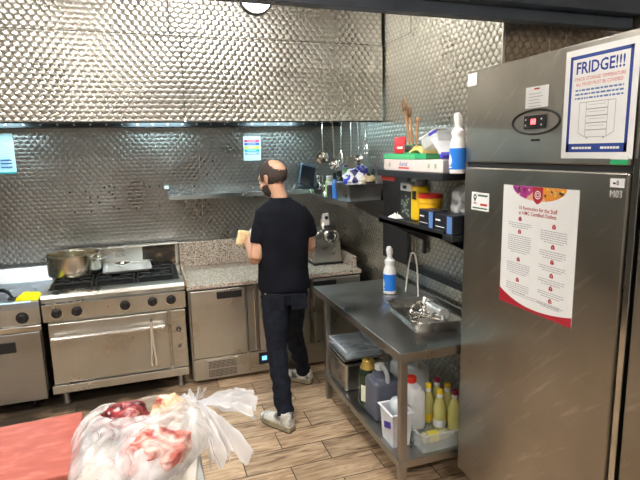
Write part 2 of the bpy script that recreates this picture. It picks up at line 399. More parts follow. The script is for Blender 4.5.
# lamps ------------------------------------------------------------------
LP=lamp_mat('ceiling_lamp_diffuser',(1,.965,.92),24)
for k,(x,y,lab) in enumerate(((-1.5,1.7,'square ceiling light panel over the red chopping board side'),(.35,2.35,'square ceiling light panel above the open floor behind the man'),(-1.5,-.9,'square ceiling light panel farthest back on the left'),(.9,-.9,'square ceiling light panel farthest back on the right'))):
    t=thing('ceiling_light',lab,'ceiling light',(x,y,3.0),group='ceiling light panels')
    MB().box(-.31,.31,-.31,.31,-.03,0,.004).build('frame',WHITE,t,local=True)
    MB().box(-.285,.285,-.285,.285,-.036,-.0305).build('diffuser',LP,t,local=True)

# ------------------------------------------------------------------ extraction hood
hd=thing('extraction_hood','long engine-turned steel extraction hood across the back wall','extraction hood',(0,3.65,2.065))
XR=1.745
MB().box(-1.9,.276,3.65,3.68,2.065,2.615,.003).build('front_panel',TURN_X,hd)
MB().box(.279,XR,3.65,3.68,2.065,2.615,.003).build('front_panel',TURN_X,hd)
MB().box(-1.9,.21,3.66,3.69,2.619,2.995,.003).build('upper_panel',TURN_X,hd)
MB().box(.213,1.742,3.66,3.69,2.619,2.995,.003).build('upper_panel',TURN_X,hd)
MB().box(-1.9,XR,3.69,YB-.005,2.34,2.36).build('inner_top',STD,hd)
MB().box(-1.9,XR,4.60,YB-.005,2.075,2.335,.004).build('grease_channel',mat('dark_greasy_metal',(.05,.055,.06),.35,.6),hd)
for i in range(22): MB().lathe([(.008,-.006),(.008,0)],(-1.0+i*.12,4.60,2.098),8,'y').build('rivet',ST,hd)
MB().box(-1.9,XR,3.645,3.685,2.058,2.0645,.002).build('bottom_lip',BLKM,hd)
HL=lamp_mat('cool_hood_lamp',(.66,.93,1),17)
for x in (-1.12,.12,1.12):
    MB().box(x-.24,x+.24,4.40,4.56,2.125,2.339,.01).build('lamp_housing',STD,hd)
    MB().box(x-.22,x+.22,4.42,4.54,2.116,2.1245).build('lamp_diffuser',HL,hd)
bl=thing('bulkhead_lamp','round white lamp with dark rim high on the hood cladding','wall lamp',(.79,3.66,2.90))
MB().lathe([(.118,0),(.118,-.03),(.108,-.035)],(.79,3.66,2.89),40,'y').build('rim',BLKM,bl)
MB().lathe([(.107,-.03),(.107,-.05),(.085,-.075),(.045,-.092),(.004,-.095)],(.79,3.66,2.89),40,'y').build('diffuser',lamp_mat('bulkhead_glow',(1,.97,.92),5),bl)

# overhead dark beam: two flanged rails
BM_=mat('blue_grey_painted_steel',(.085,.11,.145),.34,var=.2,scale=5)
bt=thing('overhead_rail','dark blue-grey steel rail running overhead towards the tall fridge','rail',(.6,2.1,2.43))
def slanted(x0,x1,ya,yb,z0,z1): return [(x0,z0),(x1,z0-.012),(x1,z1-.012),(x0,z1)]
MB().prism(slanted(.2,2.39,0,0,2.435,2.49),1,2.08,2.14,.004).build('lower_flange',BM_,bt)
MB().prism(slanted(.2,2.39,0,0,2.492,2.62),1,2.02,2.10,.004).build('upper_channel',BM_,bt)
MB().box(.25,.29,2.04,2.09,2.6,2.995).build('hanger_rod',BM_,bt)
MB().box(2.30,2.34,2.04,2.09,2.6,2.995).build('hanger_rod',BM_,bt)

# ------------------------------------------------------------------ cooker
Xa,Xb=-.785,.215
ck=thing('gas_cooker','wide six-burner stainless gas cooker with oven beneath a large pot','cooker',(-.285,4.0,0))
MB().box(Xa+.02,Xb-.02,4.02,4.70,.13,.80,.004).build('body',STC,ck)
m=MB(); m.prism([(3.965,.845),(3.975,.872),(4.02,.875),(4.10,.875),(4.10,.85),(3.99,.81)],0,Xa,Xb,.003); m.box(Xa,Xb,4.10,4.70,.845,.872); m.build('top_frame',STC,ck)
MB().box(Xa+.03,Xb-.03,4.11,4.66,.8725,.876).build('burner_well',mat('greasy_black_enamel',(.012,.011,.010),.6,spec=.2,var=.4,bump=.3),ck)
MB().prism([(3.975,.80),(3.995,.80),(4.02,.67),(3.99,.67)],0,Xa,Xb,.002).build('control_panel',STC,ck)
m=MB().box(Xa,Xb,4.655,4.70,.876,1.07,.004); m.box(Xa,Xb,4.60,4.70,1.07,1.08,.003); m.build('back_panel',STC,ck)
scorch=ramp_noise('burnt_grease',[(.32,(.008,.007,.006)),(.55,(.05,.035,.02)),(.72,(.28,.2,.11))],9,.5,bump=.3)
def scf(u,v):
    e=.006*noise.noise(V(u*9,v*9,3)); return (-.085+u*.275+e,4.654-.002,.885+v*.175+ (0 if v<.5 else e))
MB().grid(scf,20,12,.0015).build('scorched_patch',scorch,ck)
for i in range(3):                                   # three double grates
    gx=Xa+.06+i*.30
    for jj in range(2):
        gy=4.13+jj*.265; w,dp=.27,.25; z=.915
        g=MB()
        for (ax,ay,bx,by) in ((0,0,w,0),(w,0,w,dp),(w,dp,0,dp),(0,dp,0,0)): 
            g.box(gx+min(ax,bx)-.006,gx+max(ax,bx)+.006,gy+min(ay,by)-.006,gy+max(ay,by)+.006,z-.008,z,.002)
        cx,cy=gx+w/2,gy+dp/2
        for a in range(8):
            an=a*PI/4; L1=.045; L2=.118 if a%2==0 else .15
            p=V(cx+L1*math.cos(an),cy+L1*math.sin(an),z-.003); q=V(cx+L2*math.cos(an),cy+L2*math.sin(an),z-.003); g.tube([p,q],.006,6)
        for sx in (0,w):
            for sy in (0,dp): g.box(gx+sx-.007,gx+sx+.007,gy+sy-.007,gy+sy+.007,.876,z-.004)
        go=g.build('grate',IRON,ck)
        MB().lathe([(.05,.877),(.05,.889),(.042,.893),(.04,.899),(.01,.901)],(cx,cy,0),24).build('burner',IRON,ck)
for x,z in ((-.692,.736),(-.557,.736),(-.226,.744),(-.029,.75),(.107,.75)):
    k=MB().lathe([(.036,0),(.036,-.012),(.030,-.018),(.027,-.034),(.022,-.036)],(x,3.984,z-.004),28,'y').build('knob',BLACK,ck)
    MB().box(x-.005,x+.005,3.938,3.95,z-.03,z+.022,.002).build('grip',BLACK,k)
    MB().lathe([(.043,0),(.043,-.004),(.038,-.006)],(x,3.988,z-.004),28,'y').build('bezel',STX,k)
MB().lathe([(.006,0),(.006,-.008)],(-.345,3.985,.742),10,'y').build('spindle',RED,ck)
dr=MB().box(-.757,.075,3.975,4.015,.20,.655,.006).build('oven_door',STC,ck)
hz=.555
m=MB().tube([(-.735,3.925,hz),(.04,3.925,hz)],.014,14)
for x in (-.72,.025): m.tube([(x,3.925,hz),(x,3.975,hz)],.012,12); m.ball((x,3.925,hz),.016,14)
m.build('oven_handle',mat('bright_handle_steel',(.88,.87,.83),.18,.9),dr)
MB().box(.092,Xb-.008,3.985,4.015,.185,.655,.004).build('side_panel',STC,ck)
for z,r in ((.502,.019),(.362,.013)):
    k=MB().lathe([(r,0),(r,-.012),(r*.5,-.02)],(.148,3.985,z),20,'y').build('pilot_button',BLACK,ck)
    MB().lathe([(r*.35,-.02),(r*.35,-.024)],(.148,3.985,z),12,'y').build('button_centre',STX,k)
MB().box(Xa+.01,Xb-.01,3.98,4.03,.115,.178,.004).build('plinth',STC,ck)
for x in (-.70,.14):
    for y in (4.06,4.62): MB().lathe([(.022,.0),(.03,.01),(.024,.03),(.022,.115)],(x,y,0),16).build('foot',STD,ck)
# tongs hanging on the oven handle
tg=thing('serving_tongs','long steel tongs hung over the oven door handle','tongs',(-.05,3.905,.3))
tx=-.052
for s in (-.006,.006):
    m=MB(); m.tube([(tx+s*.4,3.902,.615),(tx+s,3.905,.52),(tx+s*1.8,3.905,.38),(tx+s*3,3.905,.29),(tx+s*2.2,3.908,.262)],.0085,10,sm=4); m.build('arm',mat('bright_tong_steel',(.85,.84,.80),.2,.85),tg)
MB().tube([(tx,3.902,.612),(tx,3.915,.628),(tx,3.935,.62),(tx,3.945,.59)],.006,8,sm=4).build('hook',STX,tg)

# big pot ----------------------------------------------------------------
pc=(-.60,4.42,.916)
pt=thing('stock_pot','large dented steel stock pot with loop handles on the left burners','pot',pc)
stain=ramp_noise('heat_stained_steel',[(.3,(.52,.42,.27)),(.5,(.74,.68,.55)),(.7,(.85,.84,.80))],5,.2,metal=1,stretch=(3,3,1.2))
R=.195
MB().lathe([(.01,0),(R-.02,0),(R-.004,.012),(R,.035),(R+.001,.165),(R+.008,.170),(R+.008,.176),(R-.004,.176),(R-.006,.165),(R-.008,.035),(R-.03,.012),(.01,.010)],pc,48,cap=False).build('body',stain,pt)
for an in (-.42,PI-.42):
    ca,sa=math.cos(an),math.sin(an)
    def P(r,t,z): return (pc[0]+r*ca-t*sa,pc[1]+r*sa+t*ca,pc[2]+z)
    MB().tube([P(R,-.055,.13),P(R+.035,-.052,.135),P(R+.048,-.03,.138),P(R+.048,.03,.138),P(R+.035,.052,.135),P(R,.055,.13)],.007,10,sm=5).build('handle',STX,pt)
# baking tray with ladle
tr=thing('baking_tray','white square-edged tray lying on the right-hand grates beside the pot','tray',(-.21,4.40,.917),.05)
def trayf(m,x0,x1,y0,y1,z0,h,fl,t=.0025):
    pts=lambda d,z:[(x0+d,y0+d,z),(x1-d,y0+d,z),(x1-d,y1-d,z),(x0+d,y1-d,z)]
    rings=[pts(fl,z0),pts(0,z0+h),pts(-.012,z0+h),pts(-.012,z0+h-t),pts(-.003,z0+h-t),pts(fl-t,z0-t)]
    vs=[p for r in rings for p in r]; fs=[]
    for i in range(len(rings)-1):
        for k in range(4): k2=(k+1)%4; fs.append([i*4+k,i*4+k2,(i+1)*4+k2,(i+1)*4+k])
    fs.append([0,1,2,3]); n=(len(rings)-1)*4; fs.append([n+3,n+2,n+1,n]); m.add(vs,[f[::-1] for f in fs]); return m
trayf(MB(),-.17,.18,-.13,.24,.006,.022,.02).build('tray_body',mat('bright_aluminium',(.85,.85,.83),.25,.55),tr,local=True)
ld=thing('ladle','round steel ladle bowl resting in the tray on the cooker','ladle',(-.20,4.40,.93))
MB().lathe([(.004,0),(.03,.004),(.048,.02),(.055,.045),(.058,.06),(.055,.06),(.051,.045),(.044,.022),(.028,.008),(.004,.005)],(-.24,4.36,.9275),28,cap=False).build('bowl',STX,ld)
MB().tube([(-.19,4.38,.975),(-.14,4.42,.985),(-.03,4.50,.965),(.02,4.54,.95)],.005,8,sm=4).build('ladle_handle',STX,ld)

# ------------------------------------------------------------------ left counter unit
lu=thing('counter_unit','steel cooking unit with one dial at the far left of the cooker','cooking unit',(-1.2,4.0,0))
x0,x1=-1.62,-.80
MB().box(x0,x1-.01,4.03,4.70,.13,.80,.004).build('body',STD,lu)
mt=steel('bright_top_steel',(.46,.50,.54),.3,0)
m=MB(); m.prism([(3.985,.79),(3.985,.835),(4.0,.842),(4.62,.842),(4.66,.96),(4.71,.96),(4.71,.79)],0,x0,x1,.003); m.build('worktop',mt,lu)
MB().box(x0,x1,3.995,4.03,.665,.788,.004).build('control_panel',STC,lu)
k=MB().lathe([(.034,0),(.034,-.012),(.028,-.018),(.025,-.034),(.02,-.036)],(-.915,3.995,.722),28,'y').build('knob',BLACK,lu)
MB().box(-.919,-.911,3.952,3.962,.695,.745,.002).build('grip',BLACK,k)
MB().lathe([(.042,0),(.042,-.004),(.036,-.005)],(-.915,3.996,.722),28,'y').build('bezel',BLKM,k)
MB().box(x0,x1,3.98,4.03,.62,.66,.005).build('front_rail',STX,lu)
d=MB().box(-1.16,x1-.012,3.985,4.03,.09,.612,.005).build('door',STD,lu)
MB().box(-1.11,-.975,3.979,3.99,.475,.555,.004).build('recessed_handle',BLACK,d)
d=MB().box(x0,-1.165,3.985,4.03,.09,.612,.005).build('door',STD,lu)
MB().box(-1.45,-1.315,3.979,3.99,.475,.555,.004).build('recessed_handle',BLACK,d)
for x in (-1.55,-.92):
    for y in (4.10,4.60):
        c=MB().lathe([(.036,-.012),(.04,-.008),(.04,.008),(.036,.012)],(x,y,.0405),24,'x').build('caster',BLKM,lu)
        MB().box(x-.02,x+.02,y-.03,y+.03,.083,.13,.003).build('caster_fork',STD,c)
# yellow cloth, lighter
def clf(u,v):
    x=-.955+u*.155; y=4.01+v*.15
    e=.5-.5*math.cos(2*PI*min(1,u)); ed=min(u,1-u,v,1-v)*5
    zz=.845+min(1,ed)*(.012+.022*abs(noise.noise(V(u*3.5,v*3.5,1)))+.008*noise.noise(V(u*9,v*9,4))+.018*v)
    return (x+.02*noise.noise(V(u*3,v*3,9)),y+.03*noise.noise(V(u*3,v*3,5))-.015*u,zz)
tag(MB().grid(clf,36,30,.003).build('cleaning_cloth',mat('bright_yellow_cloth',(.95,.85,.0),.8,bump=.5,scale=90),origin=(-.88,4.08,.845)),'bright yellow crumpled cleaning cloth at the front corner by the cooker','cloth')
lg=thing('gas_lighter','black-handled kitchen tool lying on the bright steel top at far left','kitchen tool',(-1.05,4.15,.85))
MB().tube([(-1.12,4.25,.875),(-1.07,4.22,.885),(-1.02,4.15,.88),(-.985,4.09,.862)],[.012,.016,.013,.009],10).build('handle',BLKM,lg)
MB().box(-1.01,-.955,4.06,4.10,.844,.858,.004).build('tip',BLKM,lg)

# ------------------------------------------------------------------ counter fridge and granite top
gr=thing('granite_worktop','speckled brown granite worktop with raised back edge behind the man','worktop',(.95,4.35,.8))
m=MB().box(.225,1.70,3.975,4.745,.80,.835,.004); m.build('slab',GRAN,gr)
MB().box(.225,1.70,4.70,4.745,.8355,1.06,.004).build('back_upstand',GRAN,gr)
MB().box(1.655,1.70,4.08,4.699,.8355,.93,.004).build('side_upstand',GRAN,gr)
MB().box(.222,.236,3.99,4.70,.836,.88,.002).build('edge_strip',mat('dirty_sealant',(.55,.42,.28),.6,var=.3),gr)
cf=thing('counter_fridge','low stainless prep fridge with black handle slots under the granite','prep fridge',(.95,4.0,0))
MB().box(.235,1.695,4.03,4.68,.03,.795,.003).build('body',STD,cf)
MB().box(.245,1.69,4.0,4.029,.035,.215,.003).build('base_panel',STC,cf)
def door(x0,x1,hx,w=.2):
    d=MB().box(x0,x1,3.985,4.028,.225,.785,.006).build('door',STC,cf)
    MB().box(hx-w/2,hx+w/2,3.98,3.99,.705,.765,.006).build('recessed_handle',BLACK,d)
door(.25,.685,.555)
MB().box(.70,.775,4.0,4.028,.225,.785,.003).build('mullion',STD,cf)
MB().tube([(.757,3.992,.24),(.757,3.992,.76)],.008,8).build('seal_rod',STX,cf)
door(.79,1.225,1.09)
MB().box(1.235,1.255,3.99,4.028,.225,.785,.003).build('mullion',STX,cf)
door(1.265,1.69,1.365,.21)
vm=MB(); vm.box(.345,.60,3.996,4.0,.045,.20,.001)
v=vm.build('vent_grille',ST,cf)
m=MB()
for r in range(2):
    for i in range(22):
        for q in range(5):
            x=.362+i*.0104; z=.056+r*.072+q*.0125; m.box(x,x+.0065,3.9945,3.996,z,z+.008)
m.build('slots',BLKINK,v)
c=MB().box(.775,.90,3.992,4.0,.10,.20,.002).build('controller',BLACK,cf)
MB().box(.80,.84,3.990,3.992,.135,.17).build('display',lamp_mat('blue_display',(.03,.35,1),1.2),c)
MB().box(.855,.885,3.990,3.992,.145,.16).build('display',lamp_mat('blue_display_dim',(.03,.35,1),.7),c)

# ------------------------------------------------------------------ posters on the back wall
def poster(name,mb,mats,label,cat,origin): return tag(mb.build(name,mats,origin=origin),label,cat)
U,W=(1,0,0),(0,0,1)
cols=[mat('pink_band',(.62,.05,.15),.5),mat('blue_band',(.02,.10,.55),.5),mat('lime_band',(.60,.75,.02),.5),mat('teal_band',(.02,.42,.38),.5),mat('grey_band',(.30,.42,.45),.5)]
p=MB(); o=(.862,YB-.0043,1.775); p.box(.862,1.022,YB-.0042,YB-.0004,1.775,1.998)
for i,z in enumerate((.178,.150,.118,.090,.062)): p.m(i+1).quad(o,U,W,.010,.150,z-.011,z+.011,.003)
p.m(6)
for z in (.205,.04,.028): p.quad(o,U,W,.02,.14,z-.003,z+.003,.003)
for z in (.178,.150,.118,.090,.062): p.quad(o,U,W,.035,.115,z-.002,z+.002,.0035)
PB=mat('pale_blue_paper',(.62,.74,.85),.5,var=.02)
poster('colour_chart',p,[PB]+cols+[PAPER],'small white chart with five coloured bands on the wall above the man','poster',(.94,YB-.005,1.775))
p=MB(); o=(-1.20,YB-.0043,1.72); p.box(-1.20,-.995,YB-.0042,YB-.0004,1.72,2.04)
p.m(1).quad(o,U,W,.0,.205,.0,.014,.003)
p.m(2)
for i in range(17):
    z=.04+i*.015; p.quad(o,U,W,.02,.185-.05*random.random(),z,z+.004,.003)
p.m(3)
for z in (.05,.08,.105): p.quad(o,U,W,.1,.18,z,z+.009,.0035)
poster('wall_notice',p,[mat('cyan_paper',(.50,.74,.80),.5,var=.02),mat('teal_ink',(.02,.30,.30),.5),mat('slate_ink',(.25,.40,.48),.5),NAVY],'pale cyan printed notice on the back wall at far left','notice',(-1.1,YB-.005,1.72))

# ------------------------------------------------------------------ wall shelves
bs=thing('wall_shelf','long narrow steel wall shelf behind the man and its hidden brackets','shelf',(.9,4.6,1.5))
ss=steel('shelf_steel',(.60,.66,.68),.22,0)
m=MB(); m.box(.165,XW-.005,4.50,YB-.004,1.497,1.503); m.box(.165,1.45,4.497,4.502,1.465,1.503,.001); m.box(.163,.168,4.50,YB-.004,1.465,1.54,.001); m.build('shelf_plate',ss,bs)
for x in (.24,.95): MB().prism([(4.52,1.496),(YB-.004,1.496),(YB-.004,1.40)],0,x,x+.004).build('bracket',STD,bs)
MB().box(.14,.18,YB-.03,YB-.004,1.545,1.575,.003).build('bracket_clip',WHITE,bs)
rs=thing('side_shelf','steel shelf fixed to the side wall above the mincer','shelf',(1.6,4.0,1.46))
m=MB(); m.box(1.43,XW-.004,3.60,4.49,1.457,1.463); m.box(1.427,1.433,3.60,4.49,1.425,1.463,.001); m.build('shelf_plate',ss,rs)
MB().prism([(1.435,1.456),(XW-.004,1.456),(XW-.004,1.31),(1.70,1.31)],1,3.600,3.606).build('end_bracket',STD,rs)
MB().prism([(1.435,1.456),(XW-.004,1.456),(XW-.004,1.31),(1.70,1.31)],1,4.30,4.306).build('end_bracket',STD,rs)

# black shelving on the side wall ------------------------------------------
bk=thing('black_shelf','black metal two-tier shelving hung over the prep table','shelving',(1.6,2.7,1.35))
MB().box(1.42,XW-.006,2.275,3.05,1.685,1.722,.003).build('shelf_board',BLKM,bk)
m=MB(); m.box(1.43,XW-.006,2.275,3.05,1.381,1.411,.003); m.box(1.43,1.436,2.275,3.05,1.381,1.426,.001); m.box(1.43,1.60,2.19,2.2745,1.381,1.411,.003); m.build('shelf_board',BLKM,bk)
for y in (3.0,2.40):
    MB().box(XW-.024,XW-.006,y-.014,y+.014,1.15,1.76,.002).build('wall_rail',BLKM,bk)
    MB().prism([(1.46,1.38),(XW-.025,1.38),(XW-.025,1.24)],1,y-.004,y+.004).build('bracket',BLKM,bk)
MB().tube([(1.60,2.42,1.36),(1.60,2.40,1.335),(1.60,2.37,1.335),(1.60,2.36,1.36),(1.60,2.375,1.379)],.004,8,sm=4).build('hook',BLKM,bk)
tag(MB().box(1.735,XW-.003,3.225,3.625,1.02,1.68,.003).build('wall_board',mat('matt_black_board',(.01,.01,.012),.5),origin=(1.75,3.42,1.02)),'tall matt black board fixed to the side wall above the table','board')
MB_=MB().box(XW-.03,XW-.004,2.28,3.22,1.0,1.05,.004).build('wall_trunking',BLKM,origin=(1.74,2.7,1.0)); tag(MB_,'black horizontal trunking strip along the side wall behind the table','trunking')
tag(MB().tube([(XW-.014,3.15,1.06),(XW-.014,3.15,1.39)],.008,10).build('conduit_pipe',mat('brown_pipe',(.12,.08,.05),.5),origin=(XW-.014,3.15,1.06)),'thin brown conduit pipe running up from the trunking','pipe')

# ------------------------------------------------------------------ prep table
tb=thing('prep_table','stainless prep table with undershelf standing along the side wall','table',(1.45,2.9,0))
m=MB(); TX0,TX1,TY0,TY1=1.145,1.735,2.19,3.61
m.prism([(TX0,TY0),(TX1,TY0),(TX1,TY1),(TX0,TY1)],2,.778,.83,.003)
m.build('tabletop',STB,tb)
MB().box(TX1-.014,TX1,TY0,TY1,.8305,.90,.003).build('upstand',STB,tb)
for x in (1.185,1.69):
    for y in (2.24,3.42): MB().box(x-.02,x+.02,y-.02,y+.02,0,.806,.003).build('leg',STB,tb)
m=MB(); m.box(1.165,1.71,2.225,3.44,.19,.205,.002); m.box(1.158,1.166,2.225,3.44,.165,.21,.002); m.box(1.165,1.71,2.217,2.225,.165,.21,.002); m.build('undershelf',STB,tb)
ZS=.2055
# things under the table
gx=thing('food_container','steel food container with clear lid on the undershelf near the far leg','container',(1.33,3.15,ZS))
m=MB(); 
m.box(1.185,1.45,3.07,3.39,ZS,ZS+.20,.02); m.build('steel_pan',ST,gx)
m=MB(); m.box(1.17,1.465,3.05,3.41,ZS+.202,ZS+.214,.004); m.box(1.175,1.46,3.055,3.405,ZS+.224,ZS+.236,.004); m.build('pan_rim',STX,gx)
m=MB(); m.box(1.18,1.455,3.03,3.40,ZS+.238,ZS+.30,.03,4); m.build('clear_lid',mat('smoky_clear_plastic',(.35,.42,.48),.12,alpha=.5),gx)
m=MB(); m.tube([(1.19,3.04,ZS+.296),(1.445,3.04,ZS+.296),(1.445,3.39,ZS+.296),(1.19,3.39,ZS+.296)],.008,8,closed=True); m.build('lid_edge',FROST,gx)
def bottle(t,c,prof,seg=28,name='body',m=WHITE,sx=1,sy=1): return MB().lathe(prof,c,seg,sx=sx,sy=sy).build(name,m,t)
c=(1.265,2.86,ZS)
ob=thing('oil_bottle','large dark green glass oil bottle with gold foil top on the undershelf','bottle',c)
bottle(ob,c,[(.058,0),(.064,.01),(.064,.20),(.060,.235),(.045,.265),(.032,.285),(.03,.30)],m=mat('dark_green_glass',(.012,.03,.014),.06,coat=.5))
MB().lathe([(.052,.258),(.050,.268),(.040,.285),(.040,.308),(.034,.314),(.01,.316)],c,26,cap=False).build('cap',mat('gold_foil',(.62,.42,.10),.35,.6),ob)
MB().add(*(lambda A:([(c[0]+.0652*math.cos(a),c[1]+.0652*math.sin(a),c[2]+z) for a in A for z in (.05,.16)],[[2*i,2*i+2,2*i+3,2*i+1] for i in range(len(A)-1)]))([PI+.35+i*.12 for i in range(10)]),smooth=True).build('label',mat('cream_label',(.75,.78,.60),.5),ob)
def jerry(t,c,w,d,h,m,handle=True,rz=0,capm=RED,hm=None,capx=0):
    mt=Matrix.Translation(c)@Matrix.Rotation(rz,4,'Z')
    MB().box(-w/2,w/2,-d/2,d/2,0,h*.80,.03,5,mt).build('body',m,t)
    k=MB(); ring=[(mt@V(0,0,h*.76),mt.to_3x3()@V(w*.40,0,0),mt.to_3x3()@V(0,d*.44,0)),(mt@V(0,0,h*.84),mt.to_3x3()@V(w*.34,0,0),mt.to_3x3()@V(0,d*.36,0)),(mt@V(0,d*.2,h*.88),mt.to_3x3()@V(w*.24,0,0),mt.to_3x3()@V(0,d*.16,0))]
    k.loft(ring,20,ex=3); k.build('shoulder',m,t)
    if handle: MB().tube([mt@V(0,-d*.40,h*.76),mt@V(0,-d*.38,h*.92),mt@V(0,-d*.15,h*.99),mt@V(0,d*.12,h*.985),mt@V(0,d*.22,h*.86)],.014,12,sm=5).build('handle',hm or m,t)
    MB().lathe([(.024,h*.87),(.024,h*.90),(.030,h*.90),(.030,h*.985),(.026,h)],mt@V(capx,d*.28,0),20).build('cap',capm,t)
jc=(1.295,2.71,ZS)
jd=thing('jerrycan','dark-filled jerrycan with pale handle right behind the white tub','jerrycan',jc)
jerry(jd,jc,.18,.17,.32,mat('dark_liquid_plastic',(.10,.11,.15),.3),hm=FROST,capm=WHITE)
jc=(1.52,2.78,ZS)
jd=thing('jerrycan','empty clear jerrycan with red cap at the back of the undershelf','jerrycan',jc)
jerry(jd,jc,.20,.20,.36,FROST,capm=RED)
jc=(1.40,2.50,ZS+.006)
jd=thing('jerrycan','milky white jerrycan with bright red cap right of the near table leg','jerrycan',jc)
jerry(jd,jc,.105,.12,.31,mat('milky_plastic',(.80,.80,.80),.35),handle=False)
tc=(1.235,2.42,ZS)
tu=thing('storage_tub','open white tub with purple tag beside the near table leg','tub',tc)
def opentub(m,cx,cy,z0,w,d,h,tp=.82,t=.004,lip=.01):
    def rr(f,z): return [(cx-w/2*f,cy-d/2*f,z),(cx+w/2*f,cy-d/2*f,z),(cx+w/2*f,cy+d/2*f,z),(cx-w/2*f,cy+d/2*f,z)]
    e=lip/w*2
    rings=[rr(tp,z0),rr(1,z0+h),rr(1+e,z0+h),rr(1+e,z0+h+.003),rr(1-t/w*2,z0+h+.003),rr(tp-t/w*2,z0+t)]
    vs=[p for r in rings for p in r]; fs=[[3,2,1,0]]
    for i in range(len(rings)-1):
        for k in range(4): k2=(k+1)%4; fs.append([i*4+k,i*4+k2,(i+1)*4+k2,(i+1)*4+k])
    n=(len(rings)-1)*4; fs.append([n,n+1,n+2,n+3]); m.add(vs,fs); return m
opentub(MB(),1.24,2.42,ZS,.125,.16,.20).build('tub_body',mat('translucent_white_plastic',(.80,.82,.86),.35,alpha=.9),tu)
m=MB(); mt=Matrix.Translation((1.176,2.40,ZS+.12))@Matrix.Rotation(-.35,4,'X')@Matrix.Rotation(.08,4,'Y')
m.box(-.002,.002,-.042,.042,-.018,.018,.0015,2,mt); m.build('tag',mat('purple_tag',(.05,.03,.32),.4),tu)
m=MB(); m.ball((1.25,2.42,ZS+.215),(.045,.055,.05),16); m.build('plastic_bag',FROST,tu)
# clear tray of oil bottles
bx=thing('clear_tray','clear plastic tray holding oil bottles at the near end of the undershelf','tray',(1.56,2.40,ZS))
opentub(MB(),1.50,2.43,ZS+.001,.385,.39,.105,.95).build('tray_body',mat('clear_tray_plastic',(.72,.78,.78),.15,alpha=.26),bx)
OY=[(1.515,2.535,YEL,1),(1.605,2.585,RED,0),(1.540,2.445,YEL,2),(1.622,2.495,YEL,1),(1.615,2.405,RED,0)]
mg=mat('maroon_cap',(.30,.02,.05),.4)
labs=['yellow-capped oil bottle with yellow label standing leftmost in the clear tray','maroon-capped oil bottle farthest back in the clear tray','yellow-capped oil bottle with white label at front middle of the clear tray','yellow-capped oil bottle at the back between the two maroon caps','maroon-capped oil bottle at the right end of the clear tray']
for (x,y,cm,lb),lab in zip(OY,labs):
    z=ZS+.0055; t=thing('cooking_oil_bottle',lab,'bottle',(x,y,z),group='oil bottles in the clear tray')
    bottle(t,(x,y,z),[(.033,0),(.038,.006),(.038,.07),(.035,.085),(.038,.10),(.037,.135),(.027,.17),(.016,.195),(.015,.205)],m=OIL)
    MB().lathe([(.018,.196),(.018,.218)],(x,y,z),20).build('neck_ring',WHITE,t)
    MB().lathe([(.0185,.2185),(.0185,.240),(.015,.245),(.004,.246)],(x,y,z),20).build('cap',mg if cm is RED else YEL,t)
    if lb: MB().lathe([(.0388,.02),(.0388,.062)],(x,y,z),24,cap=False).build('label',YEL if lb==1 else PAPER,t)
z=ZS+.0055+.031
t=thing('cooking_oil_bottle','oil bottle lying on its side at the front of the clear tray','bottle',(1.46,2.33,z))
MB().lathe([(.026,-.10),(.031,-.094),(.031,.01),(.030,.04),(.022,.07),(.014,.088),(.013,.10)],(1.46,2.33,z+.001),24,'x').build('body',mat('pale_oil_bottle',(.85,.82,.55),.15,alpha=.6),t)
MB().lathe([(.0318,-.07),(.0318,-.01)],(1.46,2.33,z+.001),24,'x',cap=False).build('label',mat('yellow_label',(.88,.74,.10),.5),t)

# things on the table
def spray(x,y,z,label,h,rz=0,name='cleaner_bottle'):
    t=thing(name,label,'bottle',(x,y,z)); s=h/.30; w_=1.2
    MB().lathe([(.026*s*w_,0),(.032*s*w_,.004*s),(.033*s*w_,.02*s),(.033*s*w_,.13*s),(.031*s*w_,.148*s)],(x,y,z),28).build('body',WHITE,t)
    MB().lathe([(.0338*s*w_,.022*s),(.0338*s*w_,.126*s)],(x,y,z),28,cap=False).build('label',[BLUE],t)
    MB().lathe([(.031*s*w_,.1485*s),(.030*s*w_,.16*s),(.024*s*w_,.175*s),(.024*s*w_,.185*s),(.028*s*w_,.198*s),(.026*s*w_,.212*s),(.016*s*w_,.222*s),(.013*s*w_,.235*s)],(x,y,z),28).build('neck',WHITE,t)
    a=Matrix.Translation((x,y,z+.235*s))@Matrix.Rotation(rz,4,'Z')
    m=MB(); m.loft([(a@V(0,0,0),V(.016*s,0,0),V(0,.016*s,0)),(a@V(0,0,.02*s),V(.021*s,0,0),V(0,.020*s,0)),(a@V(-.004*s,0,.045*s),V(.021*s,0,.002),V(0,.019*s,0)),(a@V(-.007*s,0,.062*s),V(.012*s,0,.002),V(0,.012*s,0))],18); m.build('nozzle',WHITE,t)
    m=MB(); A=[PI*.86+i*.1 for i in range(8)]
    m.add([(x+(.0342*s*w_)*math.cos(q),y+(.0342*s*w_)*math.sin(q),z+zz*s) for q in A for zz in (.06-.02*math.sin((q-PI*.86)*4.4),.07+.028*math.sin((q-PI*.86)*4.4))],[[2*i,2*i+2,2*i+3,2*i+1] for i in range(7)],True)
    m.add([(x+(.0342*s*w_)*math.cos(q),y+(.0342*s*w_)*math.sin(q),z+zz*s) for q in A for zz in (.030,.036)],[[2*i,2*i+2,2*i+3,2*i+1] for i in range(7)],True)
    m.build('label_print',WHITE,t); return t
spray(1.595,3.22,.8305,'white trigger-topped cleaner bottle with blue label standing on the prep table',.345)
tp=thing('metal_tray','deep steel tray holding mincer parts on the prep table','tray',(1.52,2.64,.8305),-.10)
m=MB()
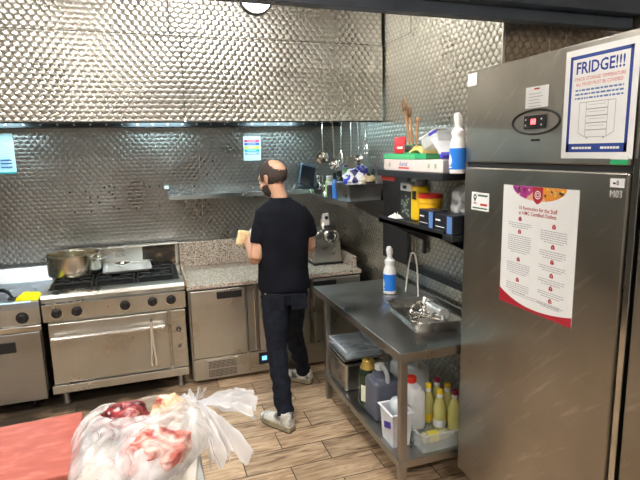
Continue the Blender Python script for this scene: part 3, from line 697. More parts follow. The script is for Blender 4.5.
def rtray(m,w,d,h,t=.004,fl=.012):
    def rr(a,b,z,r=.03,n=5):
        o=[]
        for (sx,sy,st) in ((1,1,0),(-1,1,90),(-1,-1,180),(1,-1,270)):
            for i in range(n+1):
                q=math.radians(st+90*i/n); o.append((sx*(a-r)+r*math.cos(q),sy*(b-r)+r*math.sin(q),z))
        return o
    a,b=w/2,d/2
    R_=[rr(a-fl,b-fl,0),rr(a-.003,b-.003,h*.92),rr(a+.012,b+.012,h),rr(a+.012,b+.012,h+.004),rr(a-.003,b-.003,h+.002),rr(a-.006,b-.006,h*.9),rr(a-fl-t,b-fl-t,t)]
    n=len(R_[0]); vs=[p for r in R_ for p in r]; fs=[list(range(n))[::-1],[(len(R_)-1)*n+i for i in range(n)]]
    for i in range(len(R_)-1):
        for k in range(n): k2=(k+1)%n; fs.append([i*n+k,i*n+k2,(i+1)*n+k2,(i+1)*n+k])
    m.add(vs,fs,True); return m
rtray(m,.29,.50,.055); m.build('tray_body',steel('tray_steel',(.52,.50,.46),.25,1),tp,local=True)
TP=WM[tp]
def tpt(x,y,z): return TP@V(x,y,z)
mw=thing('mincer_worm','steel mincer feed screw lying in the tray on the prep table','mincer part',tuple(tpt(-.02,.02,.005)))
m=MB(); m.tube([tpt(-.05,.03,.035),tpt(.08,-.15,.035)],.012,12); m.build('shaft',STX,mw)
m=MB(); pts=[]
for i in range(60):
    q=i/59; a=q*2*PI*3.2; cc=V(-.05,.03,.035).lerp(V(.08,-.15,.035),q); ax=(V(.13,-.18,0)).normalized(); s1=ax.cross(V(0,0,1)); rr_=.024
    pts.append(TP@(cc+s1*rr_*math.cos(a)+V(0,0,1)*rr_*math.sin(a)))
m.tube(pts,.0055,8); m.build('screw_thread',STX,mw)
mr=thing('mincer_ring','steel mincer locking ring standing in the tray at its far end','mincer part',tuple(tpt(-.02,.10,.005)))
m=MB()
cc=V(.0,.06,.048)
m.tube([TP@(cc+V(.040*math.cos(a),.012*math.cos(a),.034*math.sin(a))) for a in [i*2*PI/24 for i in range(24)]],.0085,10,closed=True); m.build('ring',STX,mr)
for k,(x,y,a,lab) in enumerate(((-.06,-.02,.3,'small steel mincer knife by the left side of the table tray'),(-.075,-.10,1.1,'small steel star-shaped fitting at the near left of the table tray'),(-.02,-.18,.8,'steel cross fitting nearest the tray corner on the table'))):
    kk=thing('mincer_knife',lab,'mincer part',tuple(tpt(x,y,.0055))); m=MB(); mt=TP@Matrix.Translation((x,y,.016))@Matrix.Rotation(a,4,'Z')@Matrix.Rotation(.35,4,'X')
    m.box(-.032,.032,-.006,.006,-.004,.004,.002,2,mt); m.box(-.006,.006,-.032,.032,-.004,.004,.002,2,mt); m.build('blades',STX,kk)
    MB().lathe([(.011,-.006),(.011,.008)],mt@V(0,0,0),14).build('hub',STX,kk)
mb=thing('mincer_barrel','white-silver mincer barrel tube lying at the right of the table tray','mincer part',tuple(tpt(.07,.0,.005)))
a,b=tpt(.085,.04,.046),tpt(.10,-.10,.046)
MB().tube([a,b],.036,24).build('tube',mat('pale_cast_metal',(.74,.73,.70),.3,.7),mb)
MB().tube([a+(a-b)*.0,a+(a-b)*.12],.042,24).build('flange',STX,mb)
tt=thing('looped_hose','bent white hose loop standing up at the back of the prep table','hose',(1.70,3.12,.8305))
MB().tube([(1.705,3.185,.8385),(1.70,3.150,.98),(1.70,3.115,1.10),(1.70,3.085,1.14),(1.70,3.050,1.135),(1.70,3.020,1.08),(1.70,3.005,.95),(1.705,3.000,.8385)],.0055,10,sm=6).build('tube',mat('cream_hose',(.78,.76,.68),.4),tt)

# ------------------------------------------------------------------ goods on the black shelves
Z1,Z2=1.7225,1.4115
ct=thing('food_carton','pink and green printed cardboard carton at the front of the top black shelf','carton',(1.50,2.70,Z1))
pk=mat('pale_pink_card',(.72,.62,.58),.6,var=.05); 
m=MB(); m.box(1.445,1.66,2.31,3.0,Z1,Z1+.066,.004); m.m(1).quad((1.444,3.0,Z1),(0,-1,0),W,.0,.52,.072,.1,0)
m.m(2).text('Aarad',(1.4445,2.74,Z1+.040),(0,-1,0),W,.042); m.m(3).quad((1.4445,3.0,Z1),(0,-1,0),W,.20,.33,.012,.022,.0002)
for yy in (2.92,2.45,2.38): m.m(4).quad((1.4445,yy,Z1),(0,-1,0),W,-.012,.012,.022,.046,.0002)
m.v=m.v; m.build('carton_body',[pk,GREEN,NAVY,REDINK,mat('olive_print',(.35,.40,.28),.6)],ct)
MB().box(1.443,1.66,2.60,3.0,Z1+.0665,Z1+.096,.004).build('green_sleeve',mat('green_card',(.08,.50,.20),.55),ct)
ZT=Z1+.097
rp=thing('spice_packet','red foil food packet standing on the left end of the green-topped carton','packet',(1.52,3.0,ZT))
def pkf(u,v):
    return (1.545-.025*math.sin(PI*u)*math.sin(PI*v)*.8,3.0-u*.13-.03*v,ZT+.011+.11*v+.006*noise.noise(V(u*4,v*4,2)))
m=MB(); m.box(-.010,.010,-.058,.058,0,.105,.008,3,Matrix.Translation((1.53,2.945,ZT+.001))@Matrix.Rotation(.1,4,'Z')); m.build('packet_body',mat('red_foil',(.68,.03,.04),.3),rp)
MB().box(-.0115,-.0108,-.045,.02,.03,.045,0,2,Matrix.Translation((1.53,2.945,ZT+.001))@Matrix.Rotation(.1,4,'Z')).build('print',WHITE,rp)
tn=thing('metal_tin','short round steel tin holding wooden spoons on top of the carton','tin',(1.54,2.83,ZT))
MB().lathe([(.05,0),(.052,.005),(.052,.05),(.055,.054),(.053,.056),(.049,.053),(.049,.008),(.0,.006)],(1.54,2.80,ZT),28,cap=False).build('tin_body',STX,tn)
def spoon(x,y,dx,dy,h,label,head=.03):
    t=thing('wooden_spoon',label,'spoon',(x,y,ZT+.008),group='wooden spoons in the tin'); z=ZT+.008
    MB().tube([(x,y,z),(x+dx*.5,y+dy*.5,z+h*.5),(x+dx,y+dy,z+h)],[.007,.008,.009],8).build('shaft',WOOD,t)
    m=MB(); m.ball((x+dx*1.1,y+dy*1.1,z+h+head*.8),(.012,head*.75,head*1.5),16); m.build('spoon_head',WOOD if h<.2 else ramp_noise('charred_wood',[(.35,(.05,.025,.015)),(.65,(.30,.16,.08))],12,.6),t)
spoon(1.54,2.825,-.015,.050,.26,'tall dark-tipped wooden spoon leaning left in the tin')
spoon(1.55,2.81,-.01,.030,.22,'tall brown wooden spoon beside the dark-tipped one',.028)
spoon(1.56,2.80,.0,-.02,.185,'short pale wooden stick leaning right in the tin',.012)
yb=thing('yellow_bag','folded yellow paper bag lying on the carton beside the steel tin','bag',(1.54,2.66,ZT))
def ybf(u,v): 
    return (1.48+.12*v,2.735-.15*u,ZT+.016+.045*math.sin(PI*min(1,u*1.1))*(.4+.6*v)+.01*noise.noise(V(u*5,v*5,1)))
MB().grid(ybf,16,10,.012).build('bag_body',mat('pale_yellow_paper',(.80,.62,.22),.6),yb)
cb=thing('plastic_tub','clear plastic tub with blue clip tilted highest on the pink carton','tub',(1.56,2.52,Z1+.067))
mt=Matrix.Translation((1.565,2.53,Z1+.17))@Matrix.Rotation(-.30,4,'X')
m=MB(); m.box(-.075,.075,-.085,.085,-.035,.035,.012,3,mt); m.build('tub_body',mat('hazy_plastic',(.72,.74,.74),.2,alpha=.6),cb)
m=MB(); m.tube([mt@V(-.078,-.09,.037),mt@V(.078,-.09,.037),mt@V(.078,.09,.037),mt@V(-.078,.09,.037)],.005,8,closed=True); m.build('rim',WHITE,cb)
m=MB(); m.box(-.079,-.074,-.09,-.01,.02,.04,.002,2,mt); m.build('blue_clip',mat('violet_blue',(.08,.06,.60),.4),cb)
cb=thing('plastic_tub','slanted clear plastic box leaning low against the white and blue bottle','tub',(1.52,2.38,Z1+.067))
mt=Matrix.Translation((1.52,2.415,Z1+.130))@Matrix.Rotation(.7,4,'X')
m=MB(); m.box(-.05,.05,-.075,.075,-.012,.012,.008,3,mt); m.build('tub_body',mat('milky_clear_plastic',(.80,.80,.82),.25,alpha=.75),cb)
m=MB(); m.box(-.052,.052,-.078,-.05,-.014,.014,.004,2,mt); m.build('blue_clip',mat('violet_blue_b',(.06,.05,.5),.4),cb)
spray(1.475,2.225,Z1,'white bottle with blue label standing on the black shelf against the tall fridge',.30,name='bleach_bottle')
wc=thing('white_cap','small blue and white lid lying by the fridge door gap','lid',(1.475,2.185,1.765)) if False else None
# lower black shelf
cx=thing('spray_carton','dark picture carton with white top standing left on the lower black shelf','carton',(1.60,2.88,Z2))
m=MB(); m.box(1.55,1.66,2.84,2.975,Z2,Z2+.175,.003); m.m(1).box(1.549,1.661,2.84,2.976,Z2+.1755,Z2+.225,.003); m.m(2)
for k in range(16): 
    yy=2.86+random.random()*.10; zz=Z2+.015+random.random()*.13; m.quad((1.5495,yy,zz),(0,-1,0),W,-.012,.012,-.006,.008,.0005)
m.m(3).quad((1.548,2.94,Z2+.18),(0,-1,0),W,0,.05,.01,.03,.0005)
m.build('carton_body',[mat('dark_print_card',(.03,.035,.03),.5),PAPER,mat('grey_green_print',(.22,.27,.22),.5),BLKINK],cx)
yc=thing('yellow_bottle','tall yellow bottle with grey cap beside the dark picture carton','bottle',(1.59,2.745,Z2))
m=MB(); m.box(1.535,1.625,2.735,2.82,Z2,Z2+.215,.018,4); m.build('body',YEL,yc)
MB().lathe([(.035,.2155),(.035,.245),(.03,.25)],(1.58,2.778,Z2),20).build('cap',mat('grey_cap',(.3,.3,.32),.4),yc)
MB().box(1.531,1.534,2.745,2.785,Z2+.135,Z2+.185).build('label',BLKINK,yc)
yt=thing('yellow_tub','round yellow tub with red screw lid on the lower black shelf','tub',(1.575,2.645,Z2))
c=(1.575,2.645,Z2)
MB().lathe([(.060,0),(.066,.006),(.066,.12),(.070,.125),(.070,.15),(.068,.152)],c,36).build('body',mat('orange_yellow',(.95,.52,.02),.35),yt)
MB().lathe([(.071,.1525),(.071,.172),(.064,.178),(.005,.18)],c,36).build('lid',RED,yt)
MB().add(*(lambda A:([(c[0]+.0668*math.cos(a),c[1]+.0668*math.sin(a),c[2]+z) for a in A for z in (.045,.095)],[[2*i,2*i+2,2*i+3,2*i+1] for i in range(len(A)-1)]))([PI+.0+i*.12 for i in range(5)]),smooth=True).build('label',mat('orange_red_print',(.85,.16,.03),.4),yt)
bd=thing('wrapped_bundle','clump of crumpled clear plastic wrap behind the dark boxes','plastic wrap',(1.62,2.42,Z2))
m=MB(); bm=bmesh.new(); bmesh.ops.create_icosphere(bm,subdivisions=4,radius=1)
for v in bm.verts:
    n_=v.co.normalized(); v.co=V(1.63,2.36,Z2+.135)+V(n_.x*.07,n_.y*.10,n_.z*.105)*(1+.28*noise.noise(n_*2.6)+.1*noise.noise(n_*7))
m.bm(bm,True); bm.free(); m.build('wrap',mat('crumpled_plastic',(.52,.52,.52),.22,var=.4,scale=30,alpha=.9,bump=.6),bd)
def gbox(y0,y1,h,lab,c1):
    t=thing('glove_box',lab,'box',(1.48,(y0+y1)/2,Z2)); m=MB(); m.box(1.44,1.53,y0,y1,Z2,Z2+h,.003)
    m.m(1).quad((1.4395,y1,Z2),(0,-1,0),W,.012,.06,h*.62,h*.70,.0003); m.quad((1.4395,y1,Z2),(0,-1,0),W,.012,.10,h*.30,h*.34,.0003)
    m.m(2).quad((1.4395,y1,Z2),(0,-1,0),W,(y1-y0)*.70,(y1-y0)*.96,.006,h-.006,.0003); m.build('box_body',[c1,PAPER,mat('box_blue',(.10,.22,.5),.45)],t)
gbox(2.385,2.54,.105,'black and blue glove box at the front edge below the yellow tub',mat('black_card',(.012,.014,.022),.4))
gbox(2.20,2.375,.10,'black box with white print at the front edge nearest the fridge',mat('black_card_b',(.012,.014,.02),.4))
m=MB()
def wtf(u,v): return (1.46+.07*v,2.985-.09*u,Z2+.001+.03*abs(noise.noise(V(u*6,v*6,0)))*4*min(u,1-u,v,1-v)*2+.003)
tag(MB().grid(wtf,14,12,.003).build('paper_tissue',PAPER,origin=(1.5,2.94,Z2)),'small scrunched white tissue at the left end of the lower black shelf','tissue')
rr=thing('red_strap','red strap hanging just under the top black shelf','strap',(1.46,2.98,1.66))
MB().box(1.445,1.452,2.86,3.04,1.655,1.683,.002).build('strap',RED,rr)

# ------------------------------------------------------------------ goods on the steel shelves
zs=1.4635
sb=thing('steel_bin','rectangular steel container full of bags at the end of the side shelf','container',(1.58,3.75,zs))
m=MB(); opentub(m,1.595,3.775,zs,.29,.30,.125,.88,.004,.014); m.build('container_body',steel('dark_container_steel',(.42,.41,.40),.28,0),sb)
sb.location=sb.location
def bag(name,label,c,r,mats,sd,band=None):
    bm=bmesh.new(); bmesh.ops.create_icosphere(bm,subdivisions=4,radius=1); m=MB()
    for v in bm.verts:
        n_=v.co.normalized(); v.co=V(*c)+V(n_.x*r[0],n_.y*r[1],n_.z*r[2])*(1+.3*noise.noise(n_*2.2+V(sd,0,0))+.12*noise.noise(n_*6+V(0,sd,0)))
    bm.verts.index_update(); base=len(m.v); m.v+=[v.co.copy() for v in bm.verts]
    for f in bm.faces:
        q=noise.noise(f.calc_center_median()*14+V(sd,sd,0)); m.f.append([v.index for v in f.verts]); m.fm.append(1 if q>.16 else (2 if q<-.3 else 0)); m.fs.append(True)
    bm.free(); return tag(m.build(name,mats,origin=(c[0],c[1],c[2]-r[2])),label,'bag')
vb=mat('cobalt_print',(.03,.06,.55),.4)
bag('plastic_bag','blue and white printed plastic bag piled in the steel container',(1.56,3.79,zs+.155),(.085,.085,.085),[mat('white_film',(.80,.80,.84),.3),vb,mat('navy_print',(.02,.02,.14),.4)],3.1)
bag('plastic_bag','tan and clear plastic bag at the right side of the steel container',(1.64,3.70,zs+.135),(.075,.06,.06),[mat('tan_film',(.45,.36,.20),.4),mat('clear_white_film',(.7,.68,.62),.3),BLKINK],8.4)
# blue-topped pouch behind
bag('plastic_bag','dark blue-topped pouch standing highest at the back of the steel container',(1.68,3.89,zs+.17),(.05,.05,.09),[mat('deep_blue_film',(.02,.03,.25),.35),mat('white_film_b',(.75,.75,.8),.3),mat('navy_print_b',(.02,.02,.14),.4)],5.7)
bb=thing('blue_bottle','slim blue bottle with black cap left of the steel container','bottle',(1.475,4.0,zs))
MB().lathe([(.02,0),(.022,.005),(.022,.12),(.014,.145),(.013,.15)],(1.475,4.00,zs),20).build('body',mat('bright_blue_plastic',(.06,.25,.75),.3),bb)
MB().lathe([(.015,.1505),(.015,.20),(.01,.205)],(1.475,4.00,zs),16).build('cap',BLACK,bb)
wj=thing('white_jug','tall pale jug pressed against the steel container','jug',(1.54,4.04,zs))
MB().lathe([(.03,0),(.034,.01),(.034,.11),(.03,.13)],(1.53,4.035,zs),20).build('body',WHITE,wj); MB().tube([(1.56,4.035,zs+.02),(1.578,4.04,zs+.05),(1.578,4.04,zs+.09),(1.56,4.035,zs+.115)],.005,8,sm=3).build('handle',WHITE,wj)
def jar(x,y,z,r,h,label,m,capm,cat='jar',name='spice_jar'):
    t=thing(name,label,cat,(x,y,z)); MB().lathe([(r*.9,0),(r,.006),(r,h*.72),(r*.7,h*.8)],(x,y,z),20).build('body',m,t)
    MB().lathe([(r*.78,h*.8+.0005),(r*.78,h),(r*.6,h+.003)],(x,y,z),20).build('lid',capm,t)
jar(1.50,4.20,zs,.036,.17,'lime-green wrapped jar in the middle of the side shelf',mat('lime_film',(.42,.62,.25),.4),WHITE)
jar(1.57,4.14,zs,.03,.21,'dark tall bottle behind the slim blue bottle on the side shelf',mat('smoked_glass',(.03,.035,.04),.15),BLACK,'bottle','sauce_bottle')
jar(1.62,4.08,zs,.03,.24,'dark bottle with green cap next to the blue and white bag',mat('black_glass',(.02,.03,.03),.15),mat('fresh_green',(.12,.5,.05),.4),'bottle','sauce_bottle')
jar(1.51,4.34,zs,.032,.10,'small steel cup on the side shelf near the corner',STX,STX,'cup','steel_cup')
jar(1.60,4.36,zs,.04,.15,'black jar in the corner of the side shelf',BLACK,BLKM)
jar(1.655,4.20,zs,.035,.26,'tallest grey bottle against the side wall on the steel shelf',mat('grey_plastic',(.2,.21,.22),.4),mat('violet_cap',(.15,.1,.3),.4),'bottle','sauce_bottle')
jar(1.47,4.10,zs,.028,.125,'dark squat jar at the front edge of the side shelf',mat('dark_jar',(.05,.05,.06),.2),mat('pale_grey_lid',(.6,.62,.62),.4))
ap=thing('tablet_display','black tilted tablet-like display with pale blue edge on the wall shelf','display',(1.43,4.60,1.5035))
mt=Matrix.Translation((1.425,4.61,1.625))@Matrix.Rotation(.25,4,'Y')@Matrix.Rotation(-.25,4,'X')
MB().box(-.078,.078,-.014,.014,-.11,.11,.012,3,mt).build('case',mat('blue_grey_case',(.07,.10,.13),.3),ap)
MB().box(-.066,.066,-.018,-.0145,-.10,.085,.004,2,mt).build('screen',mat('dark_screen',(.006,.009,.014),.1),ap)
MB().box(1.36,1.50,4.56,4.69,1.5035,1.515,.004).build('stand',BLKM,ap)
jar(1.56,4.64,1.5035,.035,.15,'steel canister beside the black display on the wall shelf',STX,STD,'canister','steel_canister')
# hanging utensils
rl=thing('hanging_rail','thin steel utensil rail fixed under the hood','rail',(1.5,3.9,2.1)); 
MB().tube([(1.25,3.9,2.085),(1.742,3.9,2.085)],.005,8).build('rod',STX,rl)
for x in (1.27,1.73): MB().tube([(x,3.9,2.085),(x,3.9,2.339)],.004,8).build('hanger',STX,rl)
UT=[(1.34,.30,'sk','wire skimmer hanging leftmost under the hood'),(1.42,.36,'ld','steel ladle hanging second from the left under the hood'),(1.50,.29,'wh','steel whisk hanging in the middle under the hood'),(1.58,.34,'sp','steel spatula hanging right of the whisk under the hood'),(1.64,.33,'ld','steel ladle hanging second from the right under the hood'),(1.715,.21,'wh','small whisk hanging rightmost under the hood')]
for x,ln,k,lab in UT:
    nm={'sk':'skimmer','ld':'ladle','wh':'whisk','sp':'spatula'}[k]; y=3.9; t=thing(nm,lab,nm,(x,y,2.06-ln),group='utensils hanging under the hood')
    zt=2.079; zb=zt-ln; dx=random.uniform(-.012,.012)
    MB().tube([(x,y+.012,zt-.012),(x,y+.011,zt+.008),(x,y,zt+.0135),(x,y-.012,zt+.004),(x+dx*.2,y-.012,zt-.03),(x+dx,y-.012,zb+.06)],.0045,8,sm=4).build('shaft',STX,t)
    xx=x+dx; yy=y-.012
    if k=='wh':
        m=MB()
        for a in range(4):
            q=a*PI/4; m.tube([(xx+.03*s_*math.cos(q),yy+.03*s_*math.sin(q),zb+h_) for s_,h_ in ((.15,.06),(.8,.0),(1,-.035),(.6,-.07),(0,-.085),(-.6,-.07),(-1,-.035),(-.8,0),(-.15,.06))],.0016,6,sm=3)
        m.build('wires',STX,t)
    elif k=='sp': MB().box(xx-.035,xx+.035,yy-.002,yy+.002,zb-.06,zb+.06,.0015).build('blade',STX,t)
    else:
        r_u=.042 if k=='ld' else .05
        MB().lathe([(.003,-.02 if k=='ld' else -.008),(r_u*.7,-.012 if k=='ld' else -.004),(r_u,.012),(r_u-.003,.012),(r_u*.66,-.009 if k=='ld' else -.001),(.003,-.016 if k=='ld' else -.005)],(xx,yy-.012,zb+.02),24,'y',cap=False).build('bowl',STX,t)

# ------------------------------------------------------------------ mincer on the granite
mi=thing('meat_mincer','steel table mincer with round feed neck on the granite beside the man','mincer',(1.52,4.4,.8355))
msl=steel('mincer_steel',(.50,.49,.45),.28,2)
m=MB(); m.prism([(1.36,.850),(1.635,.850),(1.61,1.12),(1.58,1.15),(1.42,1.15),(1.385,1.12)],1,4.26,4.52,.012); m.build('housing',msl,mi)
MB().box(1.355,1.64,4.255,4.525,.836,.8495,.004).build('base',BLKM,mi)
m=MB()
for i in range(6): m.box(1.535,1.565,4.256,4.259,.93+i*.024,.938+i*.024,.001)
m.build('vent_slots',STX,mi)
MB().lathe([(.062,0),(.066,-.012),(.066,-.028),(.056,-.032),(.046,-.030),(.044,-.012),(.03,-.008)],(1.525,4.26,1.09),36,'y').build('drive_ring',STX,mi)
MB().lathe([(.028,0),(.024,-.026),(.01,-.028)],(1.525,4.25,1.09),20,'y').build('drive_socket',BLKM,mi)
MB().lathe([(.026,1.14),(.026,1.20),(.032,1.21),(.034,1.25),(.03,1.252),(.026,1.21)],(1.49,4.36,0),24).build('feed_neck',STX,mi)
m=MB(); mt=Matrix.Translation((1.49,4.285,1.245))@Matrix.Rotation(-.12,4,'Y'); m.box(-.03,.03,-.004,.004,-.055,.055,.004,2,mt); o=m.build('switch_plate',mat('cream_plate',(.75,.73,.68),.4),mi)
m=MB(); m.lathe([(.016,0),(.014,-.012),(.006,-.014)],(1.492,4.281,1.26),18,'y'); m.build('switch',BLACK,o)

# ------------------------------------------------------------------ tall fridge
FX=1.484; F0,F1=1.262,2.171
fr=thing('tall_fridge','tall two-door stainless fridge covered with notices at the right','fridge',(1.85,1.72,0))
MB().box(FX+.05,2.22,F0-.03,F1-.002,.10,2.205,.004).build('body',STF,fr)
d1=MB().box(FX,FX+.048,F0,F1,1.78,2.205,.006).build('upper_door',STF,fr)
d2=MB().box(FX,FX+.048,F0,F1,.14,1.757,.006).build('lower_door',STF,fr)
MB().box(FX+.012,FX+.05,F0,F1-.004,1.7575,1.7795).build('door_gasket',BLKINK,fr)
MB().box(FX+.01,FX+.049,F0-.03,F0-.004,.10,2.205,.003).build('frame_strip',STX,fr)
for y in (F0+.06,F1-.08):
    for x in (FX+.1,2.12): MB().lathe([(.025,0),(.03,.008),(.022,.02),(.022,.10)],(x,y,0),14).build('foot',STD,fr)
mm=MB(); mt=Matrix.Translation((FX,F0+.35,.60)); 
# smears wiped on the door
sm_=MB()
# controller
el=MB(); pts=[(FX-.0015,1.703+.131*math.cos(a),1.945+.047*math.sin(a)) for a in [i*2*PI/48 for i in range(48)]]
el.tube(pts,.0045,8,closed=True); cr=el.build('oval_bezel',BLACK,d1)
cpl=MB().box(FX-.008,FX-.0005,1.645,1.762,1.918,1.972,.003).build('controller',BLACK,d1)
m=MB(); m.text('88',(FX-.0085,1.705,1.945),(0,-1,0),W,.030,bold=.0006); 
m.build('digits',lamp_mat('red_led',(1,.01,.02),3.5),cpl)
for y in (1.748,1.660):
    for z in (1.955,1.933): MB().lathe([(.0035,0),(.0035,-.002)],(FX-.008,y,z),10,'x').build('button',WHITE,cpl)
MB().box(FX-.002,FX-.0005,1.672,1.72,1.869,1.878).build('key_slot',BLACK,d1)
E_=(0,-1,0)
def fposter(name,y1,y0,z0,z1,label,mats,fill,cat='notice',tilt=0):
    m=MB(); m.box(FX-.0022,FX-.0008,y0,y1,z0,z1); fill(m,(FX-.0023,y1,z0),y1-y0,z1-z0)
    return tag(m.build(name,mats,origin=(FX-.0015,(y0+y1)/2,z0)),label,cat)
def fA(m,o,w,h):
    b=.012; e=.022; Q=lambda x0,x1,y0,y1,n=.0003: m.quad(o,E_,W,x0,x1,y0,y1,n)
    m.m(1); Q(e,w-e,e+.013,e+.013+.0); 
    Q(e,w-e,h-e-b,h-e); Q(e,w-e,e,e+.030); Q(e,e+b,e,h-e); Q(w-e-b,w-e,e,h-e)
    cx=w/2; T=lambda s,y,sz,mi,**k: (m.m(mi),m.text(s,Vector(o)+V(0,-cx,y)+V(-.0004,0,0),E_,W,sz,**k))
    T('FRIDGE!!!',h-.068,.056,1,bold=.0011,sx=.88)
    T('CHECK STORAGE TEMPERATURE',h-.104,.0165,2,sx=.86); T('ALL FOOD MUST BE COVERED',h-.122,.0165,2,sx=.86)
    m.m(3)
    for i,y in enumerate((h-.142,h-.156,h-.170)):
        x=e+.03; 
        while x<w-e-.03:
            l=random.uniform(.006,.02); l=min(l,w-e-.028-x); Q(x,x+l,y-.003,y+.003,.0004); x+=l+.004
    m.m(4)
    def ln(x0,y0,x1,y1,t=.0010):
        a=V(x0,y0,0);b_=V(x1,y1,0);n_=(b_-a).normalized();n_=V(-n_.y,n_.x,0)*t
        P=lambda q:Vector(o)+V(-.0004,-q.x,q.y); m.add([P(a-n_),P(b_-n_),P(b_+n_),P(a+n_)],[[0,1,2,3]])
    X0,X1,Y0,Y1=.105,.195,.075,h-.185
    for l in ((X0,Y0,X0,Y1),(X1,Y0,X1,Y1),(X0,Y0,X1,Y0),(X0,Y1,X1,Y1),(X0-.03,Y0+.015,X0-.03,Y1+.0),(X0-.03,Y1,X0,Y1),(X0-.03,Y0+.015,X0,Y0),(X1,Y0,X1+.03,Y0+.015),(X1+.03,Y0+.015,X1+.03,Y1),(X1,Y1,X1+.03,Y1)): ln(*l)
    for i in range(1,5): y=Y0+(Y1-Y0)*i/5; ln(X0,y,X1,y,.0016); ln(X0+.01,y+.014,X1-.01,y+.014,.0007)
    for x in (X0+.01,X1-.01): ln(x,Y0-.006,x,Y0,.003)
    m.m(0)
    for a,b2 in ((.05,.125),(.175,.245)):
        x=a
        while x<b2: l=random.uniform(.008,.016); Q(x,x+l,e+.011,e+.019,.0005); x+=l+.002
fposter('fridge_notice',1.556,1.255,1.803,2.183,'laminated FRIDGE!!! notice with blue border on the upper fridge door',[PAPER,NAVY,REDINK,mat('blue_small_print',(.10,.20,.42),.5),GREYINK],fA)
MAR=mat('maroon_ink',(.42,.015,.03),.45)
def fB(m,o,w,h):
    Q=lambda x0,x1,y0,y1,n=.0003: m.quad(o,E_,W,x0,x1,y0,y1,n)
    P=lambda x,y,n=.0004:Vector(o)+V(-n,-x,y)
    # picture arc at the top with crest
    cx=w*.50; R0,Rv=.150,.058; K=20
    for k in range(K):
        a0,a1=PI+PI*k/K,PI+PI*(k+1)/K; mid=(k+.5)/K; m.m(2 if mid<.36 else (5 if mid>.62 else 6))
        m.add([P(cx,h),P(cx+R0*math.cos(a0),h+Rv*math.sin(a0)),P(cx+R0*math.cos(a1),h+Rv*math.sin(a1))],[[0,1,2]])
    random.seed(11)
    for k in range(46):
        a=random.uniform(.05,.95); q=random.random(); x=cx-R0+2*R0*a; dmax=Rv*math.sqrt(max(0,1-((x-cx)/R0)**2)); y=h-.004-(dmax-.010)*q
        if dmax<.012 or abs(x-cx)<.032: continue
        m.m((2,4,6)[k%3] if a<.4 else (5,7,6,8)[k%4]); r=.006; m.add([P(x+r*math.cos(t),min(h,y+r*math.sin(t)),.0005) for t in [i*PI/4 for i in range(8)]],[list(range(8))[::-1]])
    m.m(1); m.add([P(*q,.0006) for q in ((cx-.028,h),(cx-.028,h-.045),(cx-.016,h-.062),(cx,h-.070),(cx+.016,h-.062),(cx+.028,h-.045),(cx+.028,h))],[[0,1,2,3,4,5,6]])
    m.m(0)
    for r0,r1 in ((.013,.017),(.006,.009)):
        for k in range(20):
            a,b_=2*PI*k/20,2*PI*(k+1)/20; f=lambda r,t:P(cx+r*math.cos(t),h-.032+r*math.sin(t),.0008); m.add([f(r0,a),f(r1,a),f(r1,b_),f(r0,b_)],[[0,1,2,3]])
    m.m(1); m.text('10 Reminders for the Staff',P(cx,h-.092,.0004),E_,W,.022,sx=.92,bold=.0002); m.text('at HMC Certified Outlets',P(cx,h-.113,.0004),E_,W,.022,sx=.92,bold=.0002)
    colA=[(h-.140,3),(h-.195,9),(h-.315,6),(h-.405,5)]; colB=[(h-.150,6),(h-.230,4),(h-.290,3),(h-.345,3),(h-.397,3),(h-.449,2)]
    nn=1
    for cc,col in ((w*.27,colA),(w*.73,colB)):
        for y,ln in col:
            m.m(1); m.add([P(cc+dx,y+dy,.0004) for dx,dy in ((-.009,-.008),(.009,-.008),(.010,.001),(.006,.008),(0,.011),(-.006,.008),(-.010,.001))],[[0,1,2,3,4,5,6]])
            m.m(0); m.text(str(nn),P(cc,y,.0006),E_,W,.013); nn+=1
            m.m(3)
            for i in range(ln):
                yy=y-.019-i*.0088; x=cc-.070+(0 if i<ln-1 else .02); xe=cc+.070-(0 if i<ln-1 else .02)
                while x<xe: l=min(random.uniform(.006,.018),xe-x); Q(x,x+l,yy-.0014,yy+.0014,.0004); x+=l+.003
    # red swoosh at the foot
    m.m(1); K=16
    for k in range(K):
        a,b_=k/K,(k+1)/K; f=lambda t: .012+.050*(2*t-1)**2 if t<.5 else .012+.028*(2*t-1)**2
        m.add([P(w*a,0,.0005),P(w*b_,0,.0005),P(w*b_,f(b_),.0005),P(w*a,f(a),.0005)],[[0,1,2,3]])
    m.m(3)
    for yy in (.060,.052): Q(.08,w-.06,yy-.001,yy+.001,.0004)
fposter('staff_notice',1.874,1.456,1.165,1.688,'large white staff reminders notice with maroon crest on the lower fridge door',[PAPER,MAR,mat('magenta_print',(.45,.04,.25),.5),GREYINK,mat('violet_print',(.25,.03,.3),.5),mat('orange_print',(.8,.3,.03),.5),mat('peach_print',(.75,.45,.25),.5),mat('olive_black',(.06,.07,.03),.5),mat('gold_print',(.8,.55,.1),.5)],fB)
def fC(m,o,w,h):
    Q=lambda x0,x1,y0,y1,n=.0003: m.quad(o,E_,W,x0,x1,y0,y1,n)
    m.m(1); Q(w*.38,w*.62,h-.012,h-.006); m.m(2)
    for i in range(5): Q(w*.15,w*random.uniform(.6,.85),h-.028-i*.012,h-.026-i*.012)
fposter('door_label',1.762,1.637,2.0,2.082,'small white printed label above the controller on the upper fridge door',[PAPER,REDINK,GREYINK],fC,'label')
